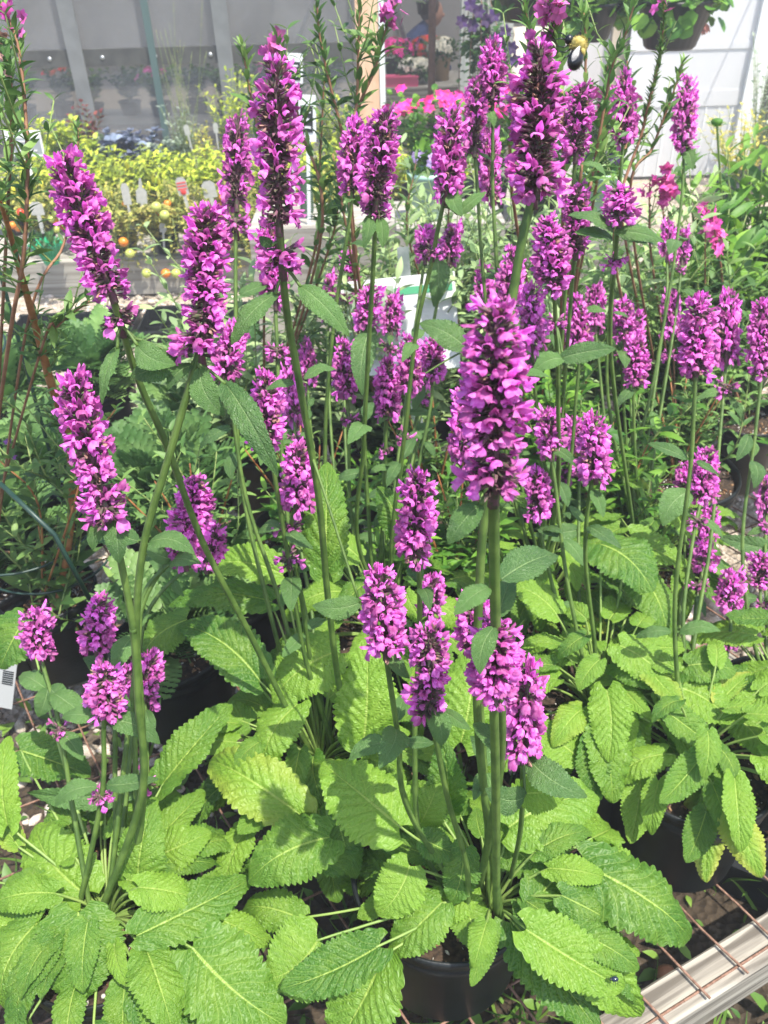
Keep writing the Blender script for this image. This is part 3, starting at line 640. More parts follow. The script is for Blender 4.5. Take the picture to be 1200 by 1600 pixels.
def build_betony(key, p):
    rng = random.Random(ord(key)); w = p['w']; r = p['r']
    e = empty('potted_betony', (w.x, w.y, BZ + .004), p['label'], 'potted plant', GRP)
    pot_part(e, (w.x, w.y), r, RH - BZ - .004, seed=ord(key))
    stems = []; cw = p.get('crown', w)
    for (pk, sps, whs, wp, sl) in [s for s in ST if s[0] == key]:
        tx, ty, bx, by, wd, kk = sps[0]
        D = .0445 * F / wd; D = min(D, 1.55, (PZ(bx, by, RH + .11) - C0).dot(fwd) if ray(bx, by).z < 0 else 9)
        a = rng.uniform(0, 6.28); rad = rng.uniform(.008, .042); crown = Vector((cw.x + math.cos(a) * rad, cw.y + math.sin(a) * rad, RH - .022))
        bot = PD(bx, by, D); top = PD(tx, ty, D)
        pts = stem_path(p, [(bx, by)] + wp, D, crown)
        P = catmull([tuple(q) for q in pts], 8); r1 = .0030 if wd > 80 else .0023
        mb = MB(); tube(mb, P, [r1 * .85, r1, r1 * 1.2], 12, 0, .42)
        for q in pts[1:-1]:
            if rng.random() < .15: lathe(mb, [(.0, -.004), (r1 * 1.12, -.002), (r1 * 1.15, .002), (0, .004)], q, 10)
        st = centred('flower_stem', mb, [M_stem], e, at=crown); stems.append((st, pts))
        me, L = pick_spike((top - bot).length / (2 * R0), rng, kk)
        # a spike leans in depth a little like its stem
        ax = top - bot; ax = ax + (bot - pts[1]).normalized() * 0.0
        # true axis: keep image direction, follow the stem's depth slope
        sd = (pts[0] - pts[1]).normalized() if len(pts) > 1 else ax.normalized()
        d1 = ray(tx, ty); Dn = bot + sd * ((top - bot).length)
        vdir = (C0 - bot).normalized(); comp = sd.dot(vdir) * .6; axis = (ax.normalized() + vdir * comp).normalized()
        tt = (top - bot).length; want = math.hypot(tx - bx, ty - by)
        for _ in range(12):
            pj = proj(bot + axis * tt); tt *= (want / max(1.0, math.hypot(pj[0] - bx, pj[1] - by))) ** .8
        mid_d = (bot + axis * tt * .5 - C0).dot(fwd); sc_z = tt / L * .97; s = wd / F * mid_d / (2 * R0 * 1.10)
        q = Vector((0, 0, 1)).rotation_difference(axis); M = Matrix.Translation(bot) @ q.to_matrix().to_4x4() @ Matrix.Rotation(rng.uniform(0, 6.28) if kk not in ('x1', 'x0', 'm1') else rng.uniform(-.3, .3), 4, 'Z') @ Matrix.Diagonal((s, s, sc_z, 1))
        link('flower_spike', me, st, M)
        st_leaves = []
        for _ in range(rng.choice([1, 1, 2]) if wd < 80 or rng.random() < .5 else 0):
            i = int(len(P) * rng.uniform(.12, .72)); q0 = Vector(P[i]); a = rng.uniform(0, 3.14)
            for sg in (0, math.pi):
                d = Vector((math.cos(a + sg), math.sin(a + sg), 0)); ll = rng.uniform(.022, .052) * (1.0 if wd < 60 else 1.2); b0 = q0 + d * .006 + Vector((0, 0, .003)); t0 = b0 + (d + Vector((0, 0, rng.uniform(-.7, .35)))).normalized() * ll
                put_leaf(st, b0, t0, ll * rng.uniform(.38, .5), (0, -.3, 1), None, rng, 'stem_leaf', SL)
        if wd < 80 and not whs and rng.random() < .55:
            q0 = Vector(P[min(len(P) - 1, max(1, int(round((wd / F * D * 1.0) / max(1e-4, (Vector(P[1]) - Vector(P[0])).length)))))])
            me2, _L = SPK[rng.choice(['w0', 'w1'])]; s2 = s * rng.uniform(.7, .95); link('flower_whorl', me2, st, Matrix.Translation(q0) @ Matrix.Rotation(rng.uniform(0, 6), 4, 'Z') @ Matrix.Diagonal((s2, s2, s2, 1)))
        for (x, y, ww) in whs:
            c = PD(x, y, D * 1.0); me, L = SPK[rng.choice(['w0', 'w1'])]; s = ww / F * D / (2 * R0)
            # sit the whorl on the stem line
            best = min(P, key=lambda q_: (Vector(q_) - c).length); link('flower_whorl', me, st, Matrix.Translation(Vector(best)) @ Matrix.Rotation(rng.uniform(0, 6), 4, 'Z') @ Matrix.Diagonal((s, s, s, 1)))
        for (x0, y0, x1, y1, ww) in sl:
            b0 = PD(x0, y0, D); near = min((Vector(q_) for q_ in P), key=lambda q_: (q_ - b0).length)
            dn = (near - C0).dot(fwd) * 1.0; b0 = PD(x0, y0, dn); L_ = math.hypot(x1 - x0, y1 - y0) / F * dn
            off = rng.uniform(-.25, .1) * L_; t0 = PD(x1, y1, dn + off)
            lf = put_leaf(st, b0, t0, ww / F * dn * 1.05, (rng.uniform(-.3, .3), -.9, .75), None, rng, 'stem_leaf', SL if ww < 60 else BL)
            mb = MB(); tube(mb, catmull([near, near.lerp(b0, .5) + Vector((0, 0, .002)), b0], 4), .0014, 6); centred('petiole', mb, [M_stem], lf)
    cr = Vector((cw.x, cw.y, RH - .02))
    used = 0
    for (pk, x0, y0, x1, y1, ww, z0, z1) in HL:
        if pk != key: continue
        b0 = PZ(x0, y0, z0); t0 = PZ(x1, y1, z1); dn = (b0 - C0).dot(fwd)
        put_leaf(e, b0, t0, ww / F * dn * 1.02, (rng.uniform(-.15, .15), -.30, 1), cr, rng); used += 1
    n = int(p['n'] * 1.2)
    for i in range(n):
        a = i * 2.39996 + rng.uniform(-.3, .3); k = (i + .5) / n
        if key == 'A' and k > .15 and -2.9 < ((a + math.pi) % (2 * math.pi)) - math.pi < -.75: continue
        L = rng.uniform(.055, .096) * (1.0 - .2 * (k < .3)); out = .02 + .10 * k + rng.uniform(0, .04); lift = (.035 if key in 'AB' else .07 if key == 'C' else .12) * (1 - k) * rng.uniform(.6, 1.2) + rng.uniform(-.01, .04)
        d = Vector((math.cos(a), math.sin(a), 0)); b0 = cr + d * out + Vector((0, 0, .02 + lift)); dr = -.15 - .75 * k + rng.uniform(-.3, .35)
        t0 = b0 + (d + Vector((rng.uniform(-.4, .4), rng.uniform(-.4, .4), 0)) + Vector((0, 0, dr))).normalized() * L
        if t0.z < BZ + .03: t0.z = BZ + .03
        put_leaf(e, b0, t0, L * rng.uniform(.45, .62), (rng.uniform(-.3, .3), rng.uniform(-.45, .1), 1) if k < .5 else (d.x * .5, d.y * .5, 1), cr, rng)
for k, p in POTS.items(): build_betony(k, p)

# ------------------------------------------------------------------ generic foliage
def fmat(name, c1, c2, tr=.3, rough=.5): return plain(name, c1, c2, 14, rough, trans=tr, tintvar=True, var=.12, spec=.35)
G_willow = fmat('willow_leaf_green', (.09, .19, .045), (.16, .28, .07)); G_pale = fmat('pale_grey_green', (.24, .36, .13), (.34, .46, .21))
G_mid = fmat('mid_green_leaf', (.075, .20, .022), (.15, .32, .04)); G_dark = fmat('dark_green_leaf', (.03, .09, .02), (.06, .15, .03))
G_cone = fmat('bright_green_leaf', (.10, .25, .025), (.19, .37, .045)); G_lime = fmat('lime_leaf', (.34, .46, .04), (.50, .56, .07)); G_yel = fmat('yellow_leaf', (.50, .48, .06), (.62, .56, .12))
G_lacy = fmat('lacy_blue_green', (.09, .20, .055), (.17, .30, .095)); G_silver = fmat('silver_leaf', (.32, .42, .30), (.5, .58, .44))
G_blue = fmat('slate_blue_leaf', (.15, .19, .27), (.26, .30, .42)); G_red = fmat('maroon_leaf', (.16, .045, .04), (.26, .09, .06))
G_tom = fmat('tired_tomato_leaf', (.26, .30, .06), (.42, .38, .10)); G_rust = fmat('rusty_leaf', (.34, .10, .04), (.42, .2, .06))
F_pink = fmat('hot_pink_petal', (.75, .02, .22), (.85, .05, .35), .25); F_rose = fmat('rose_petal', (.72, .07, .36), (.82, .18, .5), .3)
F_red = fmat('scarlet_petal', (.75, .05, .025), (.85, .12, .05)); F_white = fmat('cream_petal', (.75, .72, .55), (.85, .82, .7)); F_viol = fmat('violet_petal', (.030, .008, .055), (.055, .014, .10))
F_lil = fmat('lilac_petal', (.42, .30, .58), (.55, .4, .7)); F_sal = fmat('salmon_petal', (.75, .28, .2), (.85, .4, .3)); F_mag = fmat('magenta_blossom', (.58, .09, .36), (.72, .20, .5))
B_red = plain('reddish_bark', (.30, .10, .03), (.42, .19, .07), 60, .7, .5); B_green = plain('green_twig', (.16, .24, .06), (.24, .30, .09), 30, .6)
B_brown = plain('brown_twig', (.20, .09, .045), (.30, .15, .08), 50, .7)

LAN = tleaf(.29, 6, 3, .3, .18, .85, .8)
OVA = tleaf(.55, 5, 3, .2, .2, .7, .7)
RND = tleaf(1.0, 5, 5, .1, .1, .55, .8, .08)
def leaves_on(mb, P, n, L, rng, T=LAN, mat=0, spread=.9, up=.5, opposite=True, lo=0., hi=1., taper=.4, flat=.0):
    """leaves along a path; pairs turned 90 degrees at every node"""
    P = np.array(P); t = np.linspace(lo, hi, n); seg = t * (len(P) - 1); i = np.clip(seg.astype(int), 0, len(P) - 2); f = (seg - i)[:, None]
    pos = P[i] * (1 - f) + P[i + 1] * f; tan = P[i + 1] - P[i]; tan /= np.linalg.norm(tan, axis=1)[:, None]
    pp = []; D = []; S = []
    for k in range(n):
        a0 = k * (math.pi / 2 if opposite else 2.4) + rng.normal(0, .25)
        for s in ((0, math.pi) if opposite else (0,)):
            a = a0 + s; ref = np.array([math.cos(a), math.sin(a), 0]); d = ref * spread + tan[k] * up + rng.normal(0, .15, 3)
            pp.append(pos[k]); D.append(d); S.append(L * (1 - taper * t[k]) * rng.uniform(.7, 1.15))
    D = np.array(D); R = frames(D, np.tile([0, 0, 1.], (len(D), 1)) + rng.normal(0, .25, (len(D), 3))) * np.array(S)[:, None, None]
    instance(mb, T[0], T[1], R, np.array(pp), mat, rng.uniform(0, 1, len(D)))
def cloud(mb, c, rad, n, L, rng, T=LAN, mat=0, up=.6, shell=.55, Lz=None):
    """leaves spread through an ellipsoid, pointing outwards"""
    d = rng.normal(0, 1, (n, 3)); d /= np.linalg.norm(d, axis=1)[:, None]; r = rng.uniform(shell, 1, n) ** .7; r *= 1 + .18 * np.sin(d[:, 0] * 5 + d[:, 2] * 4 + rng.uniform(0, 6)) 
    pos = np.array(c) + d * r[:, None] * np.array(rad); D = d * .8 + rng.normal(0, .55, (n, 3)); D[:, 2] += up
    Uh = rng.normal(0, .5, (n, 3)); Uh[:, 2] += 1
    instance(mb, T[0], T[1], frames(D, Uh) * (L * rng.uniform(.6, 1.2, n))[:, None, None], pos, mat, rng.uniform(0, 1, n))
def flower_disc(mb, c, r, rng, mat, npet=5, nrm=(0, -.3, 1), cup=.25):
    V, Fc = tleaf(.8, 4, 3, -.1, cup, .6, .6); n = npet; N = np.array(nrm, float); N /= np.linalg.norm(N); a0 = rng.uniform(0, 6); t1 = np.cross(N, [1, .1, 0]); t1 /= np.linalg.norm(t1); t2 = np.cross(N, t1)
    a = a0 + np.arange(n) / n * 6.2832; D = np.cos(a)[:, None] * t1 + np.sin(a)[:, None] * t2 + N * .15
    instance(mb, V, Fc, frames(D, np.tile(N, (n, 1))) * r, np.tile(c, (n, 1)), mat, rng.uniform(0, 1, n))
def cluster(mb, c, R, n, r, rng, mat, zs=.6):
    for i in range(n):
        d = rng.normal(0, 1, 3); d[2] = abs(d[2]) * .9; d[1] -= .3; d /= np.linalg.norm(d); flower_disc(mb, np.array(c) + d * R * np.array([1, 1, zs]), r * rng.uniform(.8, 1.2), rng, mat, 5, d)
def simple_pot(parent, x, y, z, r, h, mat=M_pot, sx=1.0, n=36):
    mb = MB(); lathe(mb, [(r * .3, .002), (r * .76, 0), (r * .93, h * .86), (r * 1.0, h * .87), (r * 1.0, h), (r * .94, h), (r * .9, h * .86), (r * .3, h * .84), (0.0005, h * .84)], (0, 0, 0), n, sx=sx)
    return link('pot', mb.mesh('pot', [mat]), parent, Matrix.Translation((x, y, z)))

# ------------------------------------------------------------------ willow-leaved loosestrife, tall twiggy stems
def twig_plant(name, label, cat, base, pot_r, pot_h, stems, z0=BZ + .004, group=None, extra=None, mats=None, leafL=.055, seed=1, sidefill=0, fillR=.16, fillC=None, potmat=None, fillmat=None, T=LAN, fillH=.34):
    rng = np.random.default_rng(seed); e = empty(name, (base[0], base[1], z0), label, cat, group)
    if pot_r:
        if pot_r > .06 and z0 < .3: pot_part(e, base[:2], pot_r, pot_h, potmat, z0, seed=seed)
        else: simple_pot(e, base[0], base[1], z0, pot_r, pot_h, potmat or M_pot)
    crown = np.array([base[0], base[1], z0 + pot_h - .02]); fl = MB(); hasfl = False; lf = MB(); st = MB()
    for s in stems:
        pts = [np.array(q) for q in s['p']] + [crown + rng.normal(0, .012, 3) * np.array([1, 1, 0])]; P = catmull(pts[::-1], 8)
        tube(st, P, [s.get('r', .0028), s.get('r', .0028) * .8, .0011], 7, s.get('bm', 0))
        Ls = np.linalg.norm(np.diff(P, axis=0), axis=1).sum(); n = int(Ls / (s.get('sp', .028) * (1.35 if s.get('sp', .028) > .012 else 1))); leaves_on(lf, P, n, s.get('L', leafL) * .72, rng, T, s.get('m', 0), .62, .95, True, s.get('lo', .15), 1.0, .45)
        # short side shoots
        for k in range(s.get('side', 3)):
            i = rng.integers(len(P) // 4, len(P) * 3 // 4); a = rng.uniform(0, 6.28); l = rng.uniform(.04, .10); d = np.array([math.cos(a) * .7, math.sin(a) * .7, .75])
            Q = np.array([P[i], P[i] + d * l * .5, P[i] + d * l + np.array([0, 0, l * .3])]); tube(st, Q, [.0013, .0007], 5, 1); leaves_on(lf, catmull(Q, 4), 5, s.get('L', leafL) * .7, rng, T, s.get('m', 0))
        if s.get('fl'):
            hasfl = True; k0 = int(len(P) * (1 - s['fl'])); 
            for q in P[k0:]:
                for _ in range(s.get('fn', 3)): flower_disc(fl, q + rng.normal(0, .008, 3), s.get('fr', .009), rng, s.get('fm', 0), 5, rng.normal(0, 1, 3) + np.array([0, -.5, .3]))
    c = fillC if fillC is not None else crown + np.array([0, 0, .12])
    for k in range(sidefill):
        a = rng.uniform(0, 6.28); q = math.sqrt(rng.uniform(0, 1)) * fillR; tip = np.array([c[0] + math.cos(a) * q * 1.4, c[1] + math.sin(a) * q * 1.2, c[2] + rng.uniform(.02, fillH)])
        P = catmull([crown + rng.normal(0, .03, 3) * np.array([1, 1, 0]), (crown + tip) / 2 + rng.normal(0, .025, 3), tip], 6); tube(st, P, [.002, .0015, .0008], 6, 1)
        leaves_on(lf, P, int(rng.integers(10, 16)), leafL * rng.uniform(.9, 1.3), rng, T, 1 if fillmat else 0, .9, .5, True, .1, 1, .35)
    centred('stems', st, mats or [B_brown, B_green], e); centred('foliage', lf, [G_willow, fillmat or G_willow], e)
    if hasfl: centred('blossoms', fl, [F_mag, F_rose, F_lil, M_dry], e)
    return e
def S(Y, *pp, **k): d = dict(p=[tuple(PY(x, y, Y + (i * k.get('dy', 0)))) for i, (x, y) in enumerate(pp)]); d.update(k); return d
# left: red barked stem in a small pot, and the pale pink spike beside it
lp = PZ(75, 925, .40)
twig_plant('loosestrife', 'bush with one thick peeling red-brown stem in a small black pot, left edge', 'potted plant', (lp.x, lp.y), .085, .185,
  [dict(p=[PY(-30, 250, .80), PY(5, 330, .86), PY(32, 425, .92), PY(60, 525, .98), PY(80, 600, 1.02), PY(108, 690, 1.06), PY(112, 800, 1.09)], r=.0072, lo=.05, side=9, sp=.05),
   S(1.0, (180, 640), (140, 700), (112, 800), r=.002), S(1.02, (40, 660), (70, 740), (108, 800), r=.002, bm=1), S(1.05, (0, 720), (60, 790), r=.002), S(1.06, (60, 820), r=.0016, L=.05), S(1.05, (130, 1000), (110, 960), r=.0018, L=.04)],
  seed=3, mats=[B_red, B_green], sidefill=5, fillR=.10, leafL=.062)
lp2 = PZ(-30, 900, .42)
twig_plant('loosestrife', 'green stem with fading pink flower tip at the upper left corner', 'potted plant', (lp2.x, lp2.y), .10, .2,
  [dict(p=[PD(2, 5, .78), PD(22, 50, .78), PD(34, 110, .79), PD(42, 220, .80), PD(42, 310, .82), PD(34, 420, .86), PD(10, 560, .95)], r=.0026, sp=.026, lo=.3, L=.042, side=8, fl=.12, fm=0, fr=.006, fn=2),
   dict(p=[PD(-2, 60, .84), PD(15, 110, .84), PD(18, 200, .86), PD(12, 330, .9)], r=.0022, sp=.022, lo=.5, L=.045, fl=.2, fm=3, fr=.006),
   dict(p=[PD(122, 195, 1.0), PD(120, 260, 1.0), PD(100, 380, 1.0), PD(40, 520, 1.02)], r=.002, sp=.02, lo=.5, L=.03),
   dict(p=[PD(140, 470, .95), PD(90, 510, .97), PD(60, 560, 1.0)], r=.002, L=.05, lo=.3), dict(p=[PD(-5, 330, .9), PD(-10, 400, .9)], r=.002, L=.06, lo=.4)],
  seed=5, sidefill=6, fillR=.12)
# behind the betonies
MIDL = [
 ('loosestrife bush behind the tallest left spike with one pink flower', (-.28, 1.62), [S(1.35, (432, 62), (442, 105), (470, 200), (500, 380), fl=.05, fm=0, fr=.014, fn=2), S(1.4, (378, 72), (388, 130), (410, 300)), S(1.4, (508, 95), (500, 250), (490, 400)), S(1.45, (530, 300), (510, 400), L=.07)], 16, 11),
 ('twin-stemmed loosestrife in front of the pale timber post', (.0, 1.60), [S(1.3, (495, 5), (500, 60), (515, 130), (540, 240), (555, 400), L=.05), S(1.3, (563, 2), (560, 60), (558, 150), (550, 330), L=.05), S(1.35, (618, 4), (598, 60), (585, 110), (556, 190), (550, 350), fl=.12, fm=0, fr=.010, fn=3), S(1.4, (520, 240), (545, 380))], 20, 12),
 ('pale leafy loosestrife clump behind the white placard', (.20, 1.95), [S(1.85, (735, 240), (700, 350), L=.07), S(1.8, (650, 250), (640, 380), L=.07)], 34, 13),
 ('loosestrife with pink blossom rising behind the bee', (.42, 1.72), [S(1.1, (862, 8), (868, 60), (875, 110), (880, 300), fl=.14, fm=0, fr=.012, fn=4), S(1.2, (818, 2), (828, 60), (825, 120), (800, 300), L=.05), S(1.25, (912, 20), (915, 70), (912, 200), (900, 350), L=.055), S(1.25, (990, 10), (972, 70), (955, 110), (930, 250), (905, 400), L=.055), S(1.3, (950, 100), (930, 300))], 26, 14),
 ('loosestrife with a scaly bare tip in front of the hanging basket', (.68, 1.75), [S(1.35, (1038, 5), (1035, 60), (1024, 120), (1005, 200), (960, 400), L=.028, sp=.011, lo=.4, fl=.03, fm=0, fn=2), S(1.4, (1066, 100), (1050, 150), (1020, 230), (985, 330), L=.05), S(1.45, (980, 95), (985, 200), (970, 330))], 26, 15),
]
for lab, b, stm, nf, sd in MIDL:
    twig_plant('loosestrife', lab, 'potted plant', b, .11, .2, stm, seed=sd, sidefill=int(nf * 2.8), fillR=.21, fillH=.48 if sd in (12, 13, 14) else .40, leafL=.062, group='willow-leaved loosestrife plants', fillmat=G_pale if sd in (12, 13, 14, 11) else None, fillC=np.array([b[0], b[1], .47]))
# low dark plants between betony pots
for i, (x, y, lab, fm, nf, Ll) in enumerate([(.62, 1.42, 'pruned bush with dry reddish twigs showing soil in a wide black pot', None, 12, .05), (.10, 1.35, 'low leafy bush behind the placard stake with orange stems', G_mid, 12, .05), (-.15, 1.25, 'dark low bush left of the placard stake', G_mid, 9, .05),
                                             (.93, 1.35, 'green bush at the right edge behind the cut-off betony', G_mid, 18, .06), (.33, 1.42, 'leafy green bush between the placard and the wide soil-filled pot', G_mid, 34, .06), (-.02, 1.62, 'leafy green bush right behind the placard', None, 40, .06), (.42, 1.22, 'bushy dark plant right of the front tall spike', G_mid, 30, .05), (.14, 1.12, 'small leafy bush below the placard stake', G_mid, 26, .05), (-.33, 1.12, 'small leafy bush beside the pebbles left of the middle stems', None, 16, .05)]):
    twig_plant('shrub', lab, 'potted plant', (x, y), .13 if i == 0 else .11, .19, [dict(p=[(x + dx, y + dy, .62)], r=.003, bm=0, L=.045, lo=.3) for dx, dy in ((-.05, 0), (.04, -.03), (0, .05), (.08, .02), (-.09, -.04))], seed=30 + i, sidefill=nf, fillR=.13, leafL=Ll, mats=[B_red, B_green], fillmat=fm, fillC=np.array([x, y, .42]), fillH=.15 if (-.2 < x < .25 and y < 1.5) else .30)

# right: lanceolate coneflower bushes
for i, (x, y, r, h, lab) in enumerate([(1.02, 2.15, .26, .68, 'bright green coneflower bush with one round bud against the white panel'), (1.34, 2.1, .28, .74, 'tall coneflower bush cut by the right edge of the photo'), (.82, 1.92, .18, .42, 'lower bright green coneflower bush behind the pink spikes'), (1.12, 1.74, .22, .48, 'broad coneflower bush at the right edge above the dark pots')]):
    rng = np.random.default_rng(50 + i); e = empty('coneflower', (x, y, BZ + .004), lab, 'potted plant', 'coneflower bushes'); pot_part(e, (x, y), .13, .2, None, seed=i); lf = MB(); st = MB(); cr = np.array([x, y, .40])
    for k in range(74):
        a = rng.uniform(0, 6.28); q = math.sqrt(rng.uniform(0, 1)) * r; tip = np.array([x + math.cos(a) * q, y + math.sin(a) * q, .42 + h * rng.uniform(.55, 1.0) * (1 - .35 * q / r)])
        P = catmull([cr + rng.normal(0, .03, 3) * [1, 1, 0], (cr + tip) / 2 + rng.normal(0, .015, 3), tip], 6); tube(st, P, [.003, .002, .0015], 6); leaves_on(lf, P, 9, .115, rng, tleaf(.26, 7, 3, .3, .2, .8, .7), 0, .9, .6, False, .2, 1.0, .3)
    centred('stems', st, [B_green], e); centred('foliage', lf, [G_cone], e)
    if i == 0:
        b = PY(1120, 192, 2.0); mb = MB(); tube(mb, catmull([cr, (cr + np.array(b)) / 2 + [0, .02, 0], np.array(b)], 8), [.003, .0028], 8); lathe(mb, [(.001, -.008), (.009, -.005), (.013, 0), (.012, .007), (.007, .009), (.0005, .008)], b, 16, 1); 
        for k in range(14):
            a = k * .449; V, Fc = tleaf(.3, 3, 3); D = np.array([[math.cos(a), math.sin(a), .5]]); instance(mb, V, Fc, frames(D, np.array([[0, 0, 1.]])) * .018, np.array([[b.x + .012 * math.cos(a), b.y + .012 * math.sin(a), b.z - .006]]), 1)
        centred('bud', mb, [B_green, G_mid], e)
# pink penstemon spikes
for i, (stm, lab) in enumerate([([S(1.6, (1040, 272), (1036, 330), (1045, 400), r=.002, fl=.22, fm=1, fr=.014, fn=4, L=.03), S(1.6, (1015, 285), (1015, 330), (1020, 420), fl=.1, fm=1, fr=.01, L=.03)], 'penstemon with a dense rose pink flower spike behind the small betony heads'),
                                ([S(1.7, (1112, 330), (1118, 370), (1128, 430), (1130, 520), r=.003, fl=.35, fm=1, fr=.014, fn=2, L=.02), S(1.7, (1105, 320), (1102, 400), (1110, 500), fl=.2, fm=0, fr=.012, fn=1, L=.02)], 'penstemon with loose bright pink flowers on dark stems before the coneflowers')]):
    bb = (.70, 1.62) if i == 0 else (.86, 1.66); twig_plant('penstemon', lab, 'potted plant', bb, .09, .18, stm, seed=60 + i, sidefill=5, fillR=.06, leafL=.05)

# ------------------------------------------------------------------ lacy leaved plants at the left
def lacy_leaf():
    """pinnately lobed leaf, length 1"""
    V = []; Fc = []; rngl = np.random.default_rng(2); n = 9
    def arch(y): return .35 * y - .42 * y * y
    for i in range(14):
        y = i / 13; V += [(-.012, y, arch(y)), (.012, y, arch(y) + .002)]
        if i: k = i * 2; Fc.append((k - 2, k - 1, k + 1, k))
    for i in range(n):
        y = .12 + .8 * i / n; L = .26 * math.sin(math.pi * (.22 + .68 * i / n)) + .03
        for s in (-1, 1):
            a = math.radians(38); dx, dy = s * math.cos(a), math.sin(a); px, py = -dy * s, dx * s; k = len(V); z0 = arch(y)
            pr = [(0, .035), (.25, .06), (.42, .035), (.6, .075), (.75, .04), (.88, .05), (1.0, .004)]
            for (t, w) in pr:
                w *= .8; zz = z0 + .10 * t * L + rngl.normal(0, .006)
                V += [(dx * t * L + px * w, y + dy * t * L + py * w, zz + .012), (dx * t * L, y + dy * t * L, zz), (dx * t * L - px * w, y + dy * t * L - py * w, zz + .012)]
            for j in range(len(pr) - 1):
                b = k + j * 3; Fc += [(b, b + 1, b + 4, b + 3), (b + 1, b + 2, b + 5, b + 4)]
    return np.array(V), np.array(Fc)
LCV, LCF = lacy_leaf()
for i, (px, py, r, n, lab) in enumerate([(265, 760, .17, 60, 'dense lacy-leaved plant between the two left flower stems'), (90, 700, .15, 46, 'lacy-leaved plant behind the red barked stem'), (310, 640, .15, 44, 'lacy-leaved plant nearer the gravel path under the pink whorls'), (265, 960, .12, 40, 'small frilly dark green plant low behind the crossing stems'), (30, 810, .13, 34, 'frilly plant with tiny blue flowers at the left edge'), (360, 860, .10, 22, 'small lacy plant beside the pebbles left of the tallest stem'), (150, 560, .17, 60, 'dark lacy plant directly below the gravel path at the left'), (20, 590, .15, 46, 'lacy plant behind the green wire cage at the left edge'), (345, 560, .17, 60, 'lacy plant below the gravel path behind the tall middle stem'), (440, 640, .14, 44, 'lacy plant in front of the white plastic pot')]):
    b = PZ(px, py + 40, .40); rng = np.random.default_rng(70 + i); e = empty('lacy_plant', (b.x, b.y, BZ + .004), lab, 'potted plant', 'lacy-leaved potted plants'); pot_part(e, (b.x, b.y), .10, .175, None, seed=i)
    a = rng.uniform(0, 6.28, n); el = rng.uniform(.1, 1.3, n); D = np.stack([np.cos(a) * np.cos(el), np.sin(a) * np.cos(el), np.sin(el)], -1)
    mb = MB(); q = rng.uniform(0, .04, n); instance(mb, LCV, LCF, frames(D, np.tile([0, 0, 1.], (n, 1)) + rng.normal(0, .2, (n, 3))) * (r * rng.uniform(.6, 1.15, n))[:, None, None], np.stack([b.x + q * np.cos(a), b.y + q * np.sin(a), np.full(n, .39) + rng.uniform(0, .06, n)], -1), 0, rng.uniform(0, 1, n))
    centred('foliage', mb, [G_lacy], e)
    if i == 4:
        mb = MB(); 
        for (x_, y_) in ((20, 715), (45, 742), (12, 690)): flower_disc(mb, np.array(PD(x_, y_, (b - C0).dot(fwd) - .08)), .009, rng, 0)
        centred('blossoms', mb, [F_viol], e)

# wide empty black pot and cage at the left
def wide_pot():
    b = PZ(40, 850, .38); e = empty('planter', (b.x - .06, b.y + .05, BZ + .004), 'wide black nursery pot holding crumpled grey plastic, left edge', 'pot'); mb = MB(); r = .13; h = .17
    lathe(mb, pot_profile(r, h), n=72); link('pot_body', mb.mesh('pot', [M_pot]), e, Matrix.Translation((b.x - .06, b.y + .05, BZ + .004)))
    rng = np.random.default_rng(9); n = 34; mb = MB(); g = np.linspace(-1, 1, n); X, Y = np.meshgrid(g, g, indexing='ij'); rr = np.sqrt(X * X + Y * Y)
    Z = .015 * np.sin(X * 9 + Y * 3) * np.cos(Y * 8) + rng.normal(0, .004, X.shape); X = X * .085; Y = Y * .085; mb.add(np.stack([X, Y, Z], -1).reshape(-1, 3), grid_faces(n, n).tolist())
    link('liner', mb.mesh('liner', [plain('grey_plastic_film', (.28, .28, .27), (.4, .4, .38), 30, .4)], False), e, Matrix.Translation((b.x - .06, b.y + .05, BZ + h - .03)))
wide_pot()
M_gst = plain('dark_green_coated_steel', (.01, .035, .025), (.02, .05, .035), 40, .4)
def cage():
    e = empty('plant_cage', (-.86, 1.25, BZ), 'dark green wire plant support with rings at the left edge', 'plant support'); 
    for (x, y) in ((4, 440), (-60, 500)):
        t = PY(x, y, 1.30); mb = MB(); tube(mb, [(t.x - .02, 1.30, BZ), (t.x, 1.30, t.z), (t.x, 1.30, t.z + .05)], .0035, 8); centred('stake', mb, [M_gst], e)
    for (z, cx, cy, r) in ((.76, -.80, 1.33, .13), (.44, -.62, 1.17, .12), (.50, -.66, 1.17, .14)):
        mb = MB(); a = np.linspace(0, 6.2832, 40); tube(mb, np.stack([cx + r * np.cos(a), cy + r * np.sin(a), np.full(40, z) + .006 * np.sin(a * 2)], -1), .0024, 6, cap=False); centred('ring', mb, [M_gst], e)
    mb = MB(); p = PD(0, 755, 1.1); q = PD(85, 835, 1.1); tube(mb, [p, q, q + Vector((.02, 0, -.12))], .0035, 8); centred('stake', mb, [M_gst], e)
cage()

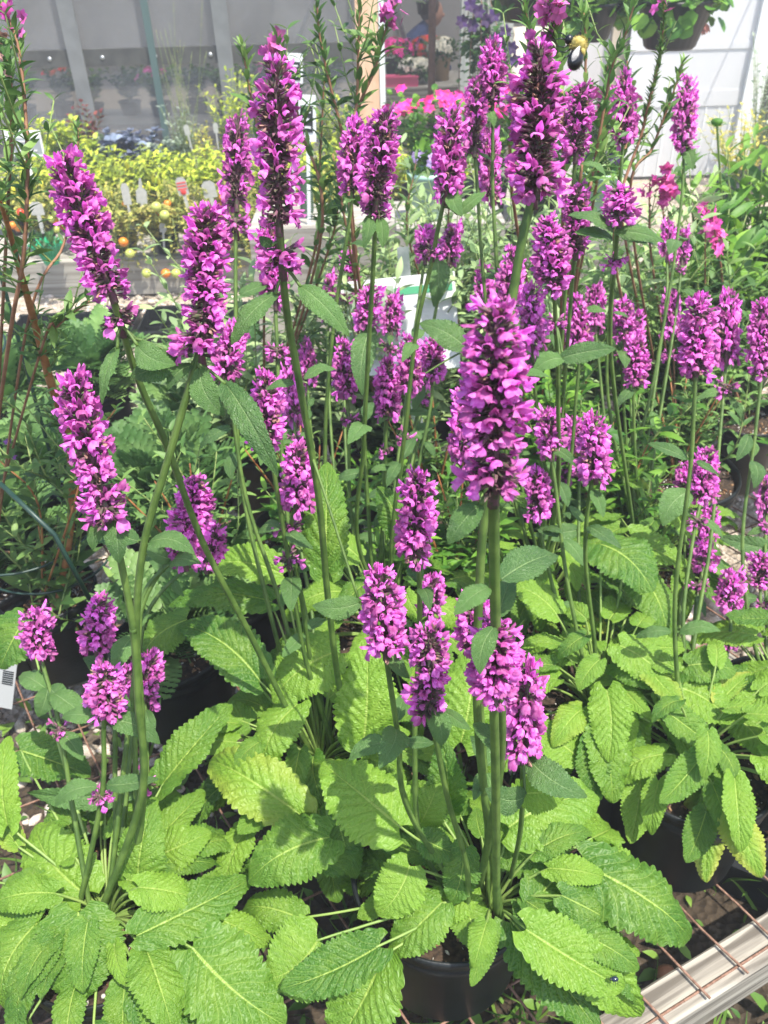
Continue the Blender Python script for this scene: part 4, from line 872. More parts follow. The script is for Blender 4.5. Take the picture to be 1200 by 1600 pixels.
# ------------------------------------------------------------------ placards
M_white = plain('white_plastic_sign', (.78, .80, .78), rough=.45); M_bar = plain('green_print', (.10, .42, .22), rough=.5); M_blackp = plain('black_sign_board', (.015, .018, .017), rough=.6); M_txt = plain('white_print', (.7, .7, .7)); M_greytxt = plain('grey_print', (.25, .27, .27))
def photo_mat():
    m, nt, b = mat_new('printed_flower_photo'); tc = nd(nt, 'ShaderNodeTexCoord'); vo = nd(nt, 'ShaderNodeTexVoronoi'); vo.inputs['Scale'].default_value = 70; nt.links.new(tc.outputs['Object'], vo.inputs['Vector'])
    sp = nd(nt, 'ShaderNodeSeparateXYZ'); nt.links.new(tc.outputs['Object'], sp.inputs[0])
    c = mixc(nt, ramp(nt, noise(nt, 60, 4), .4, .6), (.25, .38, .22), (.5, .58, .45)); c = mixc(nt, ramp(nt, vo.outputs['Distance'], .2, .35, .8, 0), c, (.65, .22, .40))
    c = mixc(nt, ramp(nt, sp.outputs[2], .13, .18), c, (.42, .50, .40)); nt.links.new(c, b.inputs['Base Color']); b.inputs['Roughness'].default_value = .3; return m
def placard():
    Y = 1.50; tl = PY(548, 440, Y); tr = PY(727, 422, Y); br = PY(722, 575, Y - .05); bl = PY(548, 590, Y - .05)
    X = (tr - tl); w = X.length; X.normalize(); Zv = (tl - bl); Zv = (Zv - X * Zv.dot(X)); h = Zv.length; Zv.normalize(); N = X.cross(Zv)  # towards camera
    if N.y > 0: N = -N
    R = Matrix((X, -N, Zv)).transposed().to_4x4(); M = Matrix.Translation(bl) @ R
    stake_bot = Vector(PY(650, 600, Y)); stake_bot.z = BZ
    e = link('plant_placard', None, None, Matrix.Translation((bl.x + w / 2, Y, BZ))); tag(e, 'white placard with green bar and a flower photo on a grey metal stake', 'sign')
    def b(name, x0, x1, z0, z1, t0, t1, m):
        mb = MB(); box(mb, ((x0 + x1) / 2, (t0 + t1) / 2, (z0 + z1) / 2), (x1 - x0, t1 - t0, z1 - z0)); o = link(name, mb.mesh(name, [m], False), e, M); return o
    b('board', 0, w, 0, h, 0, .003, M_white); b('photo', .006, w * .46, .03, h - .014, -.001, .0, photo_mat()); b('green_bar', w * .46 + .001, w - .006, h - .034, h - .020, -.001, 0, M_bar)
    flr = MB(); rng = np.random.default_rng(5); flower_disc(flr, (w * .12, -.002, h * .62), .011, rng, 0, 6, (0, -1, 0), 0.02); link('printed_flower', flr.mesh('pf', [plain('yellow_print', (.8, .68, .02))]), e, M)
    for k in range(5): b('text_line', w * .50, w * .52, h * (.62 - k * .09), h * (.62 - k * .09) + .002, -.0012, 0, M_greytxt)
    mb = MB(); P = [(w * .57, .008, h * .9), (w * .57, .008, .0), (w * .60, .006, -.45)]; 
    box(mb, (w * .57, .008, -.14), (.022, .006, .75)); link('stake', mb.mesh('stake', [plain('galvanised_stake', (.22, .27, .24), (.34, .38, .35), 30, .45, metal=.5)], False), e, M)
placard()
def small_sign(x0, y0, x1, y1, Y, label, black, tilt=0, stake=.35, inner=(.12, .1, .88, .72), name='plant_sign'):
    tl = PY(x0, y0, Y); br = PY(x1, y1, Y); w = abs(br.x - tl.x); h = tl.z - br.z; c = (tl + br) / 2; e = link(name, None, None, Matrix.Translation((c.x, Y, br.z - stake))); tag(e, label, 'sign')
    M = Matrix.Translation((c.x - w / 2, Y, br.z)) @ Matrix.Rotation(tilt, 4, 'Y')
    def b(nm, a0, a1, c0, c1, t0, t1, m):
        mb = MB(); box(mb, ((a0 + a1) / 2 * w, (t0 + t1) / 2, (c0 + c1) / 2 * h), ((a1 - a0) * w, t1 - t0, (c1 - c0) * h)); link(nm, mb.mesh(nm, [m], False), e, M)
    b('board', 0, 1, 0, 1, 0, .004, M_white); b('panel', inner[0], inner[2], inner[1], inner[3], -.002, 0, black)
    for k in range(3): b('text_line', inner[0] + .12, inner[2] - .12 - .1 * (k % 2), inner[3] - .16 - .17 * k, inner[3] - .10 - .17 * k, -.0035, -.002, M_txt)
    mb = MB(); box(mb, (w / 2, .007, -stake / 2 + h * .2), (.012, .004, stake + h * .4)); link('stake', mb.mesh('stake', [M_white], False), e, M)
small_sign(438, 82, 473, 128, 3.4, 'small white sign with black panel, the higher one right of the tallest left spike', M_blackp, .08, .45)
small_sign(462, 148, 494, 220, 2.9, 'white sign with black panel, the lower one right of the tallest left spike', M_blackp, .06, .35, (.1, .2, .82, .78))
small_sign(2, 203, 70, 242, 3.9, 'white sign with grey text panel among the bedding plants at the left edge', plain('grey_panel', (.30, .33, .33)), .04, .1, (.2, .12, .95, .7))

# ------------------------------------------------------------------ bee and beetle
def ellipsoid(mb, c, r, M=None, mat=0, n=20, tint=.5, tip=0):
    a = np.linspace(-math.pi / 2, math.pi / 2, n // 2 + 2); V = []; m = n
    for t in a:
        for j in range(m): V.append((r[0] * math.cos(t) * math.cos(j / m * 6.2832), r[1] * math.cos(t) * math.sin(j / m * 6.2832), r[2] * math.sin(t)))
    V = np.array(V); Fc = [(i * m + j, i * m + (j + 1) % m, (i + 1) * m + (j + 1) % m, (i + 1) * m + j) for i in range(len(a) - 1) for j in range(m)]
    if M is not None: V = V @ np.array(M.to_3x3()).T
    mb.add(V + np.array(c), Fc, mat, None, tint)
M_by = plain('yellow_bee_fur', (.36, .28, .06), (.50, .42, .14), 400, .9); M_bb = plain('black_bee_shell', (.008, .008, .01), rough=.3)
def fur(mb, c, r, n, l, rng, mat):
    d = rng.normal(0, 1, (n, 3)); d /= np.linalg.norm(d, axis=1)[:, None]; V, Fc = blade(3); V = V * np.array([3, 1, 1]); D = d + rng.normal(0, .3, (n, 3))
    instance(mb, V, Fc, frames(D, rng.normal(0, 1, (n, 3))) * l, np.array(c) + d * np.array(r), mat, rng.uniform(0, 1, n))
def bee():
    D = .46; s = .88 * D / F; c = PD(902, 80, D); e = link('bumblebee', None, None, Matrix.Translation(c)); tag(e, 'black and yellow bumblebee clinging to the top right of the tall spike', 'bee'); rng = np.random.default_rng(3)
    def at(px, py, dd=0): return np.array(PD(px, py, D + dd))
    q = lambda ang: (Matrix.Rotation(-PITCH, 3, 'X') @ Matrix.Rotation(0, 3, 'Z')) @ Matrix.Rotation(math.radians(ang), 3, 'Y')
    mb = MB(); ellipsoid(mb, at(904, 70), (15 * s, 14 * s, 12 * s), q(35), 0); fur(mb, at(904, 70), (14 * s, 13 * s, 12 * s), 500, 4.5 * s, rng, 0); centred('thorax', mb, [M_by], e)
    mb = MB(); ellipsoid(mb, at(899, 93), (14 * s, 14 * s, 19 * s), q(15), 0, 28); fur(mb, at(899, 93), (13.5 * s, 13.5 * s, 18 * s), 160, 3 * s, rng, 0); ellipsoid(mb, at(909, 84), (6 * s, 12 * s, 8 * s), q(10), 1); centred('abdomen', mb, [M_bb, M_by], e)
    mb = MB(); ellipsoid(mb, at(889, 62), (8 * s, 8 * s, 8 * s), None, 0); centred('head', mb, [M_bb], e)
    for (x, y, x1, y1, x2, y2) in ((890, 70, 880, 74, 872, 72), (892, 76, 882, 82, 874, 80), (893, 84, 882, 90, 876, 98), (886, 58, 878, 52, 872, 50), (884, 62, 876, 60, 868, 62)):
        mb = MB(); tube(mb, [at(x, y), at(x1, y1, -.003), at(x2, y2)], [1.5 * s, 1.1 * s, .7 * s], 6); centred('leg' if y > 64 else 'antenna', mb, [M_bb], e)
    m, nt, b = mat_new('bee_wing'); b.inputs['Base Color'].default_value = (.25, .25, .26, 1); b.inputs['Alpha'].default_value = .45; b.inputs['Roughness'].default_value = .2
    for a, l in ((0, 30), (6, 24)):
        V, Fc = tleaf(.36, 8, 3, .05, .02, .6, 1.3); D_ = at(900, 72) * 0 + (at(892, 100 - a) - at(905, 74)); D_ /= np.linalg.norm(D_); R = frames(D_[None], np.array([[0, -.8, .6]])) * l * s; mb = MB(); instance(mb, V, Fc, R, (at(906, 72, -.006 - .001 * a))[None], 0); centred('wing', mb, [m], e)
bee()
def beetle():
    p = PZ(960, 1531, .452); e = link('beetle', None, None, Matrix.Translation(p)); tag(e, 'tiny shiny blue-black beetle on the lower right leaf', 'beetle'); s = (p - C0).length / F
    mb = MB(); ellipsoid(mb, p + Vector((0, 0, .002)), (5 * s, 3.4 * s, 3 * s), None, 0); centred('shell', mb, [plain('blue_black_shell', (.01, .02, .035), rough=.15)], e)
    mb = MB(); ellipsoid(mb, p + Vector((-5 * s, 0, .002)), (1.8 * s, 2 * s, 1.6 * s), None, 0); centred('head', mb, [M_bb], e)
    for k in range(6):
        sx = (-3 + 3 * (k % 3)) * s; sy = (1 if k < 3 else -1); mb = MB(); tube(mb, [p + Vector((sx, sy * 2 * s, .002)), p + Vector((sx, sy * 4.5 * s, .003)), p + Vector((sx, sy * 6 * s, -.001))], .35 * s, 5); centred('leg', mb, [M_bb], e)
beetle()

# ------------------------------------------------------------------ rear bench, bedding plants
def rear_bench():
    e = empty('rear_bench', (-.9, 3.7, 0), 'long low wooden bench behind the gravel path carrying the vegetable plants', 'bench')
    def bx(nm, c, s, m): mb = MB(); box(mb, (0, 0, 0), s); link(nm, mb.mesh(nm, [m], False), e, Matrix.Translation(c))
    bx('front_beam', (-.9, 3.68, .085), (3.3, .05, .16), M_wood2); bx('rear_beam', (-.9, 5.35, .105), (3.3, .05, .10), M_wood2); bx('deck', (-.9, 4.52, .152), (3.3, 1.6, .02), M_wood2)
    for x in (-2.4, -.9, .6): bx('leg', (x, 5.2, .07), (.09, .09, .14), M_wood2)
    for x in (-2.45, .6): bx('side_beam', (x, 4.52, .07), (.05, 1.61, .13), M_wood2)
rear_bench()
ORD = ['first', 'second', 'third', 'fourth', 'fifth', 'sixth', 'seventh', 'eighth', 'ninth', 'tenth', 'eleventh', 'twelfth', 'thirteenth', 'fourteenth']
F_pep = plain('yellow_pepper_skin', (.72, .66, .06), rough=.25); M_tom_g = plain('green_tomato_skin', (.42, .48, .10), (.5, .55, .14), 30, .25); M_tom_o = plain('orange_tomato_skin', (.68, .26, .03), (.7, .18, .02), 30, .25); M_tom_r = plain('red_tomato_skin', (.6, .05, .02), rough=.25)
def bedding(name, label, cat, x, y, z, r, h, n, L, mat, seed, T=LAN, group=None, potr=.05, poth=.08, fruit=None, up=.5, droop=False, flower=None, potmat=None):
    rng = np.random.default_rng(seed); e = empty(name, (x, y, z), label, cat, group)
    if potr: simple_pot(e, x, y, z, potr, poth, potmat or M_pot, n=20)
    mb = MB(); c = np.array([x, y, z + poth]); st = MB(); nst = max(4, int(n / 16))
    for k in range(nst):
        a = rng.uniform(0, 6.28); q = math.sqrt(rng.uniform(0, 1)) * r; tip = c + np.array([math.cos(a) * q, math.sin(a) * q, h * rng.uniform(.55, 1.05)])
        P = catmull([c - [0, 0, .01], (c + tip) / 2 + rng.normal(0, .01, 3), tip], 4); tube(st, P, [.0025, .0015], 5); leaves_on(mb, P, 8, L, rng, T, 0, 1.0, -.1 if droop else up, True, .25, 1, .15)
    centred('stems', st, [B_green], e); centred('foliage', mb, [mat], e)
    if fruit:
        m, num, fr, el = fruit
        for k in range(num):
            a = rng.uniform(3.3, 6.1); q = r * rng.uniform(.6, 1.05); p = c + np.array([math.cos(a) * q, math.sin(a) * q, h * rng.uniform(.1, .75)]); fb = MB(); ellipsoid(fb, p, (fr, fr, fr * el), None, 0, 12); centred('fruit', fb, [m[k % len(m)]], e)
    if flower:
        m, num, fr = flower; fb = MB(); 
        for k in range(num): a = rng.uniform(0, 6.28); q = r * math.sqrt(rng.uniform(0, 1)); flower_disc(fb, c + np.array([math.cos(a) * q, math.sin(a) * q, h * rng.uniform(.85, 1.1)]), fr, rng, 0, 6, (rng.normal(0, .4), -.6, 1))
        centred('blossoms', fb, [m], e)
    return e
ZD = .165
k = 0
for row, (Y, nm) in enumerate(((4.12, 'front'), (4.42, 'rear'))):
    for i in range(14):
        x = -1.80 + i * .165 + (.08 if row else 0)
        bedding('pepper_plant', f'yellow-green pepper plant, {ORD[i]} from the left in the {nm} pepper row', 'pepper plant', x, Y, ZD, .105, .235, 400, .062, G_lime, 100 + k, group='pepper plants in rows', fruit=([F_pep], 4 if row == 0 else 1, .009, 2.6), droop=True, potr=.055); k += 1
for i in range(9):
    x = -1.55 + i * .19; bedding('tomato_plant', f'scraggly tomato plant with small fruits, {ORD[i]} from the left on the rear bench edge', 'tomato plant', x, 3.80 + .03 * (i % 2), ZD, .13, .22, 380, .042, G_tom, 200 + i, group='tomato plants along the bench edge', fruit=([M_tom_g, M_tom_o, M_tom_g, M_tom_r, M_tom_g], 7, .017, .95), droop=True, potr=.06, T=tleaf(.4, 4, 3, .2, .3))
for j, (px, py, m) in enumerate([(229, 427, M_tom_g), (259, 427, M_tom_o), (275, 427, M_tom_g), (203, 396, M_tom_g), (193, 378, M_tom_o), (257, 336, M_tom_g), (244, 323, M_tom_g)]):
    pass
# trailing tomato vine with fruit over the beam
def vine():
    rng = np.random.default_rng(77); c = PY(250, 350, 3.72); e = empty('tomato_plant', (c.x, c.y, ZD), 'trailing tomato vine whose green and orange fruit hang over the beam', 'tomato plant'); simple_pot(e, c.x, 3.76, ZD, .05, .08); lf = MB(); st = MB()
    for k in range(130):
        t = PY(rng.uniform(175, 520), rng.uniform(330, 428), 3.60 + rng.uniform(-.03, .02)); s = np.array([.75 * t.x + .25 * c.x, 3.70, ZD + .09 + rng.uniform(0, .12)]); P = catmull([s, (s + np.array(t)) / 2 + [0, -.02, .05], np.array(t)], 5); tube(st, P, [.002, .0015], 5); leaves_on(lf, P, 11, .042, rng, tleaf(.45, 4, 3, .2, .3), 0, 1, 0)
    centred('stems', st, [B_green], e); centred('foliage', lf, [G_tom], e)
    for (px, py, m) in [(229, 427, M_tom_g), (259, 427, M_tom_o), (275, 427, M_tom_g), (203, 396, M_tom_g), (193, 378, M_tom_o), (257, 336, M_tom_g), (244, 323, M_tom_g)]:
        p = PY(px, py, 3.58); mb = MB(); ellipsoid(mb, np.array(p), (.022, .022, .020), None, 0, 16); centred('fruit', mb, [m], e)
vine()
SUC = tleaf(.7, 5, 3, .3, .35, .5, .6)
rows = [(-2.10, 'pale green'), (-1.92, 0)]
i = 0
for (x, lab, m, r, h, L, T, n) in [(20, 'pale grey-green bedding plant at the left edge of the back row', G_silver, .08, .12, .05, OVA, 110), (68, 'bright lime coleus, left one of the lime pair in the back row', G_lime, .10, .20, .06, OVA, 170), (118, 'bright lime coleus, right one of the lime pair in the back row', G_lime, .10, .19, .06, OVA, 170), (112, 'dark maroon leafy plant behind the lime coleus', G_red, .09, .22, .05, OVA, 110),
        (150, 'pinkish green rosette succulent beside the blue one', G_silver, .08, .10, .06, SUC, 110), (182, 'blue-grey rosette succulent at the left of the pair', G_blue, .08, .15, .07, SUC, 110), (214, 'large slate blue rosette succulent in the black tray', G_blue, .09, .12, .08, SUC, 120), (248, 'small silvery succulent right of the slate blue one', G_silver, .07, .10, .05, SUC, 110), (278, 'grey-green succulent at the right end of the tray', G_silver, .07, .10, .045, SUC, 110),
        (320, 'golden yellow feathery plant at the right of the succulents', G_yel, .11, .15, .035, LAN, 260), (365, 'lime green ferny plant against the glazing', G_lime, .14, .34, .05, LAN, 420), (440, 'golden ferny plant left of the timber post', G_yel, .12, .20, .04, LAN, 300), (520, 'lime bedding plant at the foot of the timber post', G_lime, .12, .24, .05, LAN, 320), (590, 'yellow-green bedding plant right of the timber post', G_lime, .11, .16, .05, OVA, 160)]:
    bedding('bedding_plant', lab, 'bedding plant', PY(x, 190, 4.95).x, 4.95 if m is not G_red else 5.15, ZD, r * 1.2, h * 1.3 + .05, int(n * 1.7), L, m, 300 + i, T=T, potr=.05); i += 1
# tall silvery plant with airy seed stalks
def silver():
    rng = np.random.default_rng(12); b = PY(278, 165, 4.9); e = empty('seaside_plant', (b.x, 4.9, ZD), 'tall silvery plant with airy seed stalks in front of the glazing', 'bedding plant'); simple_pot(e, b.x, 4.9, ZD, .06, .09); lf = MB(); st = MB(); c = np.array([b.x, 4.9, ZD + .09])
    for k in range(26):
        tip = c + np.array([rng.normal(0, .07), rng.normal(0, .05), rng.uniform(.15, .40)]); P = catmull([c, (c + tip) / 2 + rng.normal(0, .01, 3), tip], 5); tube(st, P, [.0025, .0015], 5); leaves_on(lf, P, 9, .05, rng, tleaf(.3, 4, 3), 0, .9, .4)
    for k in range(16):
        tip = c + np.array([rng.normal(0, .11), rng.normal(0, .05), rng.uniform(.5, .85)]); P = catmull([c + rng.normal(0, .02, 3), (c + tip) / 2 + rng.normal(0, .02, 3), tip], 6); tube(st, P, [.0016, .001, .0007], 4); leaves_on(lf, P, 16, .010, rng, OVA, 1, .9, .5, True, .4, 1)
    centred('stems', st, [B_green], e); centred('foliage', lf, [G_silver, G_tom], e)
silver()
def trays():
    for j, (x0, x1, Y) in enumerate(((-2.12, -1.78, 4.76), (-1.74, -1.02, 4.74), (-2.2, -1.5, 4.64), (-.8, -.1, 4.76))):
        mb = MB(); w = x1 - x0; box(mb, (0, 0, .006), (w, .22, .006)); 
        for sx in (-1, 1): box(mb, (sx * (w / 2 - .004), 0, .045), (.007, .22, .07))
        for sy in (-1, 1): box(mb, (0, sy * .112, .045), (w, .007, .07)); box(mb, (0, sy * .118, .081), (w + .01, .018, .004))
        tag(link('seedling_tray', mb.mesh('tray', [M_pot], False), None, Matrix.Translation(((x0 + x1) / 2, Y, ZD + .002 + .001 * j))), ['long black tray under the lime coleus', 'long black tray under the slate blue succulents', 'black tray behind the rear pepper row', 'black tray left of the timber post'][j], 'tray')
trays()
M_tagw = plain('faded_tag_plastic', (.42, .42, .38), (.50, .49, .44)); M_tagr = plain('red_print', (.7, .06, .05)); M_foil = plain('green_foil', (.01, .30, .12), (.02, .42, .2), 40, .35)
def tags():
    for j, (px, py, w, h, Y, lab, st) in enumerate([(288, 290, 24, 30, 3.64, 'red striped plant tag with a round tomato picture in the tomatoes', 1), (200, 302, 18, 36, 3.66, 'white plant tag standing in the tomatoes', 0), (222, 305, 24, 26, 3.68, 'small square white plant tag beside the taller white one', 0), (330, 295, 30, 28, 3.7, 'pale tag at the right of the tomatoes', 0), (60, 325, 30, 22, 3.66, 'pale plant tag left of the tomatoes', 0), (255, 355, 16, 16, 3.62, 'small white tag low in the tomato vine', 0),
                                                        (294, 203, 12, 16, 4.66, 'tiny white tag, left one of the pair at the end of the tray', 0), (338, 200, 10, 16, 4.66, 'tiny white tag, right one of the pair at the end of the tray', 0), (222, 300, 8, 50, 3.75, 'slim pale stick tag above the tomatoes', 0)]):
        s = Y / math.cos(math.radians(20)) / F; p = PY(px, py + h / 2, Y); w *= s * .62; h *= s * .8; e = link('plant_tag', None, None, Matrix.Translation(p)); tag(e, lab, 'plant tag', 'plant tags in the vegetable rows'); M = Matrix.Translation(p) @ Matrix.Rotation(.12 * ((j % 3) - 1), 4, 'Y')
        mb = MB(); V = [(-w / 2, 0, 0), (w / 2, 0, 0), (w / 2, 0, h * .8), (w * .25, 0, h), (-w * .25, 0, h), (-w / 2, 0, h * .8)]; V2 = [(a, .0015, c) for a, b_, c in V]; V = V + V2; mb.add(V, [(0, 1, 2, 3, 4, 5), tuple(range(11, 5, -1))] + [(i, i + 6, (i + 1) % 6 + 6, (i + 1) % 6) for i in range(6)]); box(mb, (0, .001, -.04), (w * .3, .0014, .08)); link('tag_board', mb.mesh('tag', [M_tagw], False), e, M)
        if st:
            for k in range(3): mb = MB(); box(mb, (0, -.0008, h * (.35 + .17 * k)), (w * .9, .0012, h * .07)); link('stripe', mb.mesh('stripe', [M_tagr], False), e, M)
            mb = MB(); ellipsoid(mb, (0, -.001, h * .18), (h * .17, .003, h * .17), None, 0, 12); link('picture', mb.mesh('dot', [M_tagr]), e, M)
    p = PY(70, 368, 3.55); e = empty('foil_wrapped_pot', (p.x, p.y, ZD), 'small pot wrapped in bright green pleated foil at the left bench edge', 'pot'); mb = MB(); n = 48; V = []
    for i, (r, z) in enumerate(((.03, 0), (.045, .05), (.075, .085))):
        for j in range(n): rr = r * (1 + (.12 * i / 2) * (1 if j % 2 else -1)); V.append((rr * math.cos(j / n * 6.2832), rr * math.sin(j / n * 6.2832), z + .01 * (j % 2) * (i == 2)))
    mb.add(V, [(i * n + j, i * n + (j + 1) % n, (i + 1) * n + (j + 1) % n, (i + 1) * n + j) for i in range(2) for j in range(n)]); link('foil', mb.mesh('foil', [M_foil], False), e, Matrix.Translation((p.x, p.y, ZD + .03)))
    mb = MB(); rng = np.random.default_rng(3); cloud(mb, (p.x, p.y, ZD + .12), (.05, .05, .04), 60, .03, rng, OVA); centred('foliage', mb, [G_dark], e)
tags()
def green_box():
    p = PY(478, 300, 3.0); mb = MB(); a = PY(466, 272, 3.0); b_ = PY(493, 330, 3.0); w = b_.x - a.x; h = a.z - b_.z
    lathe(mb, [(w * .3, 0), (w * .62, 0), (w * .72, h), (w * .66, h), (w * .56, .01), (w * .3, .01)], (0, 0, 0), 4); tag(link('square_planter', mb.mesh('box', [plain('dark_olive_plastic', (.07, .12, .07), rough=.5)], False), None, Matrix.Translation((p.x, 3.0, b_.z)) @ Matrix.Rotation(math.radians(45), 4, 'Z')), 'dark olive square planter right of the tallest left spike', 'pot')
    # stand under it
    mb = MB(); box(mb, (p.x + .25, 3.02, b_.z / 2 - .01), (.9, .32, b_.z - .02)); o = centred('plant_stand', mb, [M_wood2], None, False); tag(o, 'weathered wooden stand holding the mint green pot and the square planter', 'stand')
    return b_.z
ZS = green_box()
# magenta flowered bushes behind
M_mint = plain('mint_green_plastic', (.38, .58, .46), (.42, .62, .5), 10, .5)
for j, (px, Y, r, h, lab, m, fm, nf, pm, fr) in enumerate([(665, 3.5, .17, .32, 'leafy bush with magenta flowers in front of the indoor flower shelf', G_mid, F_pink, 9, M_pot, .030), (765, 3.7, .17, .32, 'magenta flowered bush right of the weathered post', G_mid, F_pink, 10, M_pot, .030), (850, 3.7, .16, .34, 'magenta flowered bush beside the cream boards', G_dark, F_pink, 8, M_pot, .030), (935, 3.6, .15, .34, 'magenta geranium bush in front of the white panel', G_mid, F_pink, 10, M_pot, .030)]):
    p = PY(px, 200, Y); z = PY(px, 165, Y).z - h - .12; e = bedding('flowering_bush', lab, 'potted plant', p.x, Y, z, r, h, 420, .06, m, 400 + j, T=OVA, potr=.10, poth=.14, flower=(fm, nf * 3, fr * .9))
    mb = MB(); box(mb, (p.x, Y + .02, z / 2 - .004), (.36, .30, z - .008)); tag(centred('crate_stand', mb, [M_wood2], None, False), ['weathered crate under the leftmost magenta bush', 'weathered crate under the second magenta bush', 'weathered crate under the third magenta bush', 'weathered crate under the rightmost magenta bush'][j], 'crate', 'wooden crates raising the magenta bushes')
for j, (px, py, w, lab, fm, Y) in enumerate([(668, 262, 60, 'mint green pot with lilac flowers left of the tall central spikes', F_lil, 2.6), (940, 262, 60, 'mint green pot with violet flowers behind the right spikes', F_viol, 2.6)]):
    s = Y / math.cos(math.radians(18)) / F; top = PY(px, py + 5, Y); bot = PY(px, py + 75, Y); e = empty('flowering_pot', (top.x, Y, bot.z), lab, 'potted plant'); simple_pot(e, top.x, Y, bot.z, w / 2 * s, top.z - bot.z, M_mint); rng = np.random.default_rng(j); mb = MB(); cloud(mb, (top.x, Y, top.z + .02), (.05, .05, .05), 90, .04, rng, OVA); centred('foliage', mb, [G_mid], e)
    mb = MB(); cluster(mb, (top.x, Y, top.z + .03), .06, 34, .014, rng, 0); centred('blossoms', mb, [fm], e)
    mb = MB(); box(mb, (top.x, Y, bot.z / 2 - .004), (.2, .2, bot.z - .008)); tag(centred('crate_stand', mb, [M_wood2], None, False), ['narrow crate under the mint pot of lilac flowers', 'narrow crate under the mint pot of violet flowers'][j], 'crate')

# ------------------------------------------------------------------ greenhouse wall
WY = 5.6
def px_x(px, py=100, Y=WY): return PY(px, py, Y).x
def glazing_mat():
    m, nt, b = mat_new('dirty_poly_glazing'); c = mixc(nt, ramp(nt, noise(nt, 120, 2), .62, .75, 0, 1), (.40, .40, .40), (.8, .8, .8)); nt.links.new(c, b.inputs['Base Color']); b.inputs['Roughness'].default_value = .35
    tr = nd(nt, 'ShaderNodeBsdfTransparent'); tr.inputs[0].default_value = (.85, .86, .86, 1); mx = nd(nt, 'ShaderNodeMixShader'); nt.links.new(ramp(nt, noise(nt, 2.5, 5), .3, .75, .76, .90), mx.inputs[0]); nt.links.new(b.outputs[0], mx.inputs[1]); nt.links.new(tr.outputs[0], mx.inputs[2]); nt.links.new(mx.outputs[0], nt.nodes['Material Output'].inputs['Surface']); return m
M_glaze = glazing_mat(); M_rib = plain('translucent_rib', (.15, .155, .15), (.19, .195, .19), 8, .5); M_gal = plain('galvanised_steel', (.40, .42, .42), (.52, .54, .54), 30, .4, metal=.6); M_rail = plain('grey_rail', (.045, .045, .04), (.07, .07, .06), 12, .7); M_teal = plain('teal_steel', (.07, .12, .11), rough=.5)
M_cream = plain('cream_corrugated_sheet', (.50, .45, .37), (.58, .52, .43), 3, .6); M_wpoly = plain('white_twinwall_sheet', (.78, .79, .79), (.82, .82, .82), 2, .5, trans=.3); M_innerwall = plain('grey_shade_wall', (.30, .29, .28), (.36, .35, .33), 2, .8); M_roof = None; M_drk = plain('shade_cloth', (.05, .055, .05), rough=.9)
def bx(parent, nm, x0, x1, z0, z1, y0, y1, m, rot=None):
    mb = MB(); box(mb, (0, 0, 0), (x1 - x0, y1 - y0, z1 - z0)); return link(nm, mb.mesh(nm, [m], False), parent, Matrix.Translation(((x0 + x1) / 2, (y0 + y1) / 2, (z0 + z1) / 2)))
m, nt, b = mat_new('milky_roof_film'); b.inputs['Base Color'].default_value = (.5, .5, .5, 1); tr = nd(nt, 'ShaderNodeBsdfTransparent'); tr.inputs[0].default_value = (1, 1, 1, 1); mx = nd(nt, 'ShaderNodeMixShader'); mx.inputs[0].default_value = .45
nt.links.new(tr.outputs[0], mx.inputs[1]); nt.links.new(b.outputs[0], mx.inputs[2]); nt.links.new(mx.outputs[0], nt.nodes['Material Output'].inputs['Surface']); M_roof = m
xl, xp0, xp1, xo1, xg1 = -4.6, px_x(558), px_x(600), px_x(716), px_x(790)
g = empty('greenhouse', ((xl + xo1) / 2, WY, 0), 'greenhouse with grey glazing, pale timber post and an open doorway', 'greenhouse')
bx(g, 'glazing_panel', xl, xp0 - .02, .18, 2.6, WY, WY + .008, M_glaze); bx(g, 'base_board', xl, xp0 - .02, 0, .18, WY - .02, WY + .03, M_wood2)
zr = PY(300, 85, WY).z; bx(g, 'rail', xl, xp0 - .02, zr - .045, zr + .045, WY - .035, WY - .002, M_rail)
for px, m in ((116, M_rib), (237, M_teal), (350, M_rib), (-60, M_rib)):
    x = px_x(px, 60); bx(g, 'rib', x - .045 if m is M_rib else x - .02, x + .045 if m is M_rib else x + .02, .18, 2.6, WY - .052, WY - .037, m)
for px in (30, 80, 122, 162, 244, 330):
    q = PY(px, 92 - px * .03, WY - .004); mb = MB(); lathe(mb, [(.012, .0), (.013, .004), (.0005, .006)], (0, 0, 0), 12, M=Matrix.Rotation(math.pi / 2, 3, 'X')); link('bolt', mb.mesh('bolt', [M_gal]), g, Matrix.Translation((q.x, WY - .036, zr)))
bx(g, 'timber_post', xp0, xp1 - .03, 0, 2.6, WY - .05, WY + .09, M_post); bx(g, 'white_trim', xp1 - .028, xp1 + .005, 0, 2.6, WY - .056, WY + .09, M_white)
p1 = PY(492, 0, WY + .5); p2 = PY(460, 80, WY + .5); mb = MB(); tube(mb, [p2 - (p1 - p2) * .2, p1 + (p1 - p2) * 2], .018, 10); centred('brace', mb, [M_gal], g)
bx(g, 'roof', xl, 3.2, 2.6, 2.61, WY - .1, 10.2, M_roof); bx(g, 'back_wall', xl, 3.2, 0, 2.6, 10.1, 10.15, M_innerwall); bx(g, 'side_wall', xl - .05, xl, 0, 2.6, WY, 10.1, M_innerwall); bx(g, 'side_wall', 3.2, 3.25, 0, 2.6, WY + .1, 10.1, M_innerwall)
bx(g, 'threshold', xp1 + .006, xo1, -.01, .02, WY - .03, WY + .07, M_wood2)
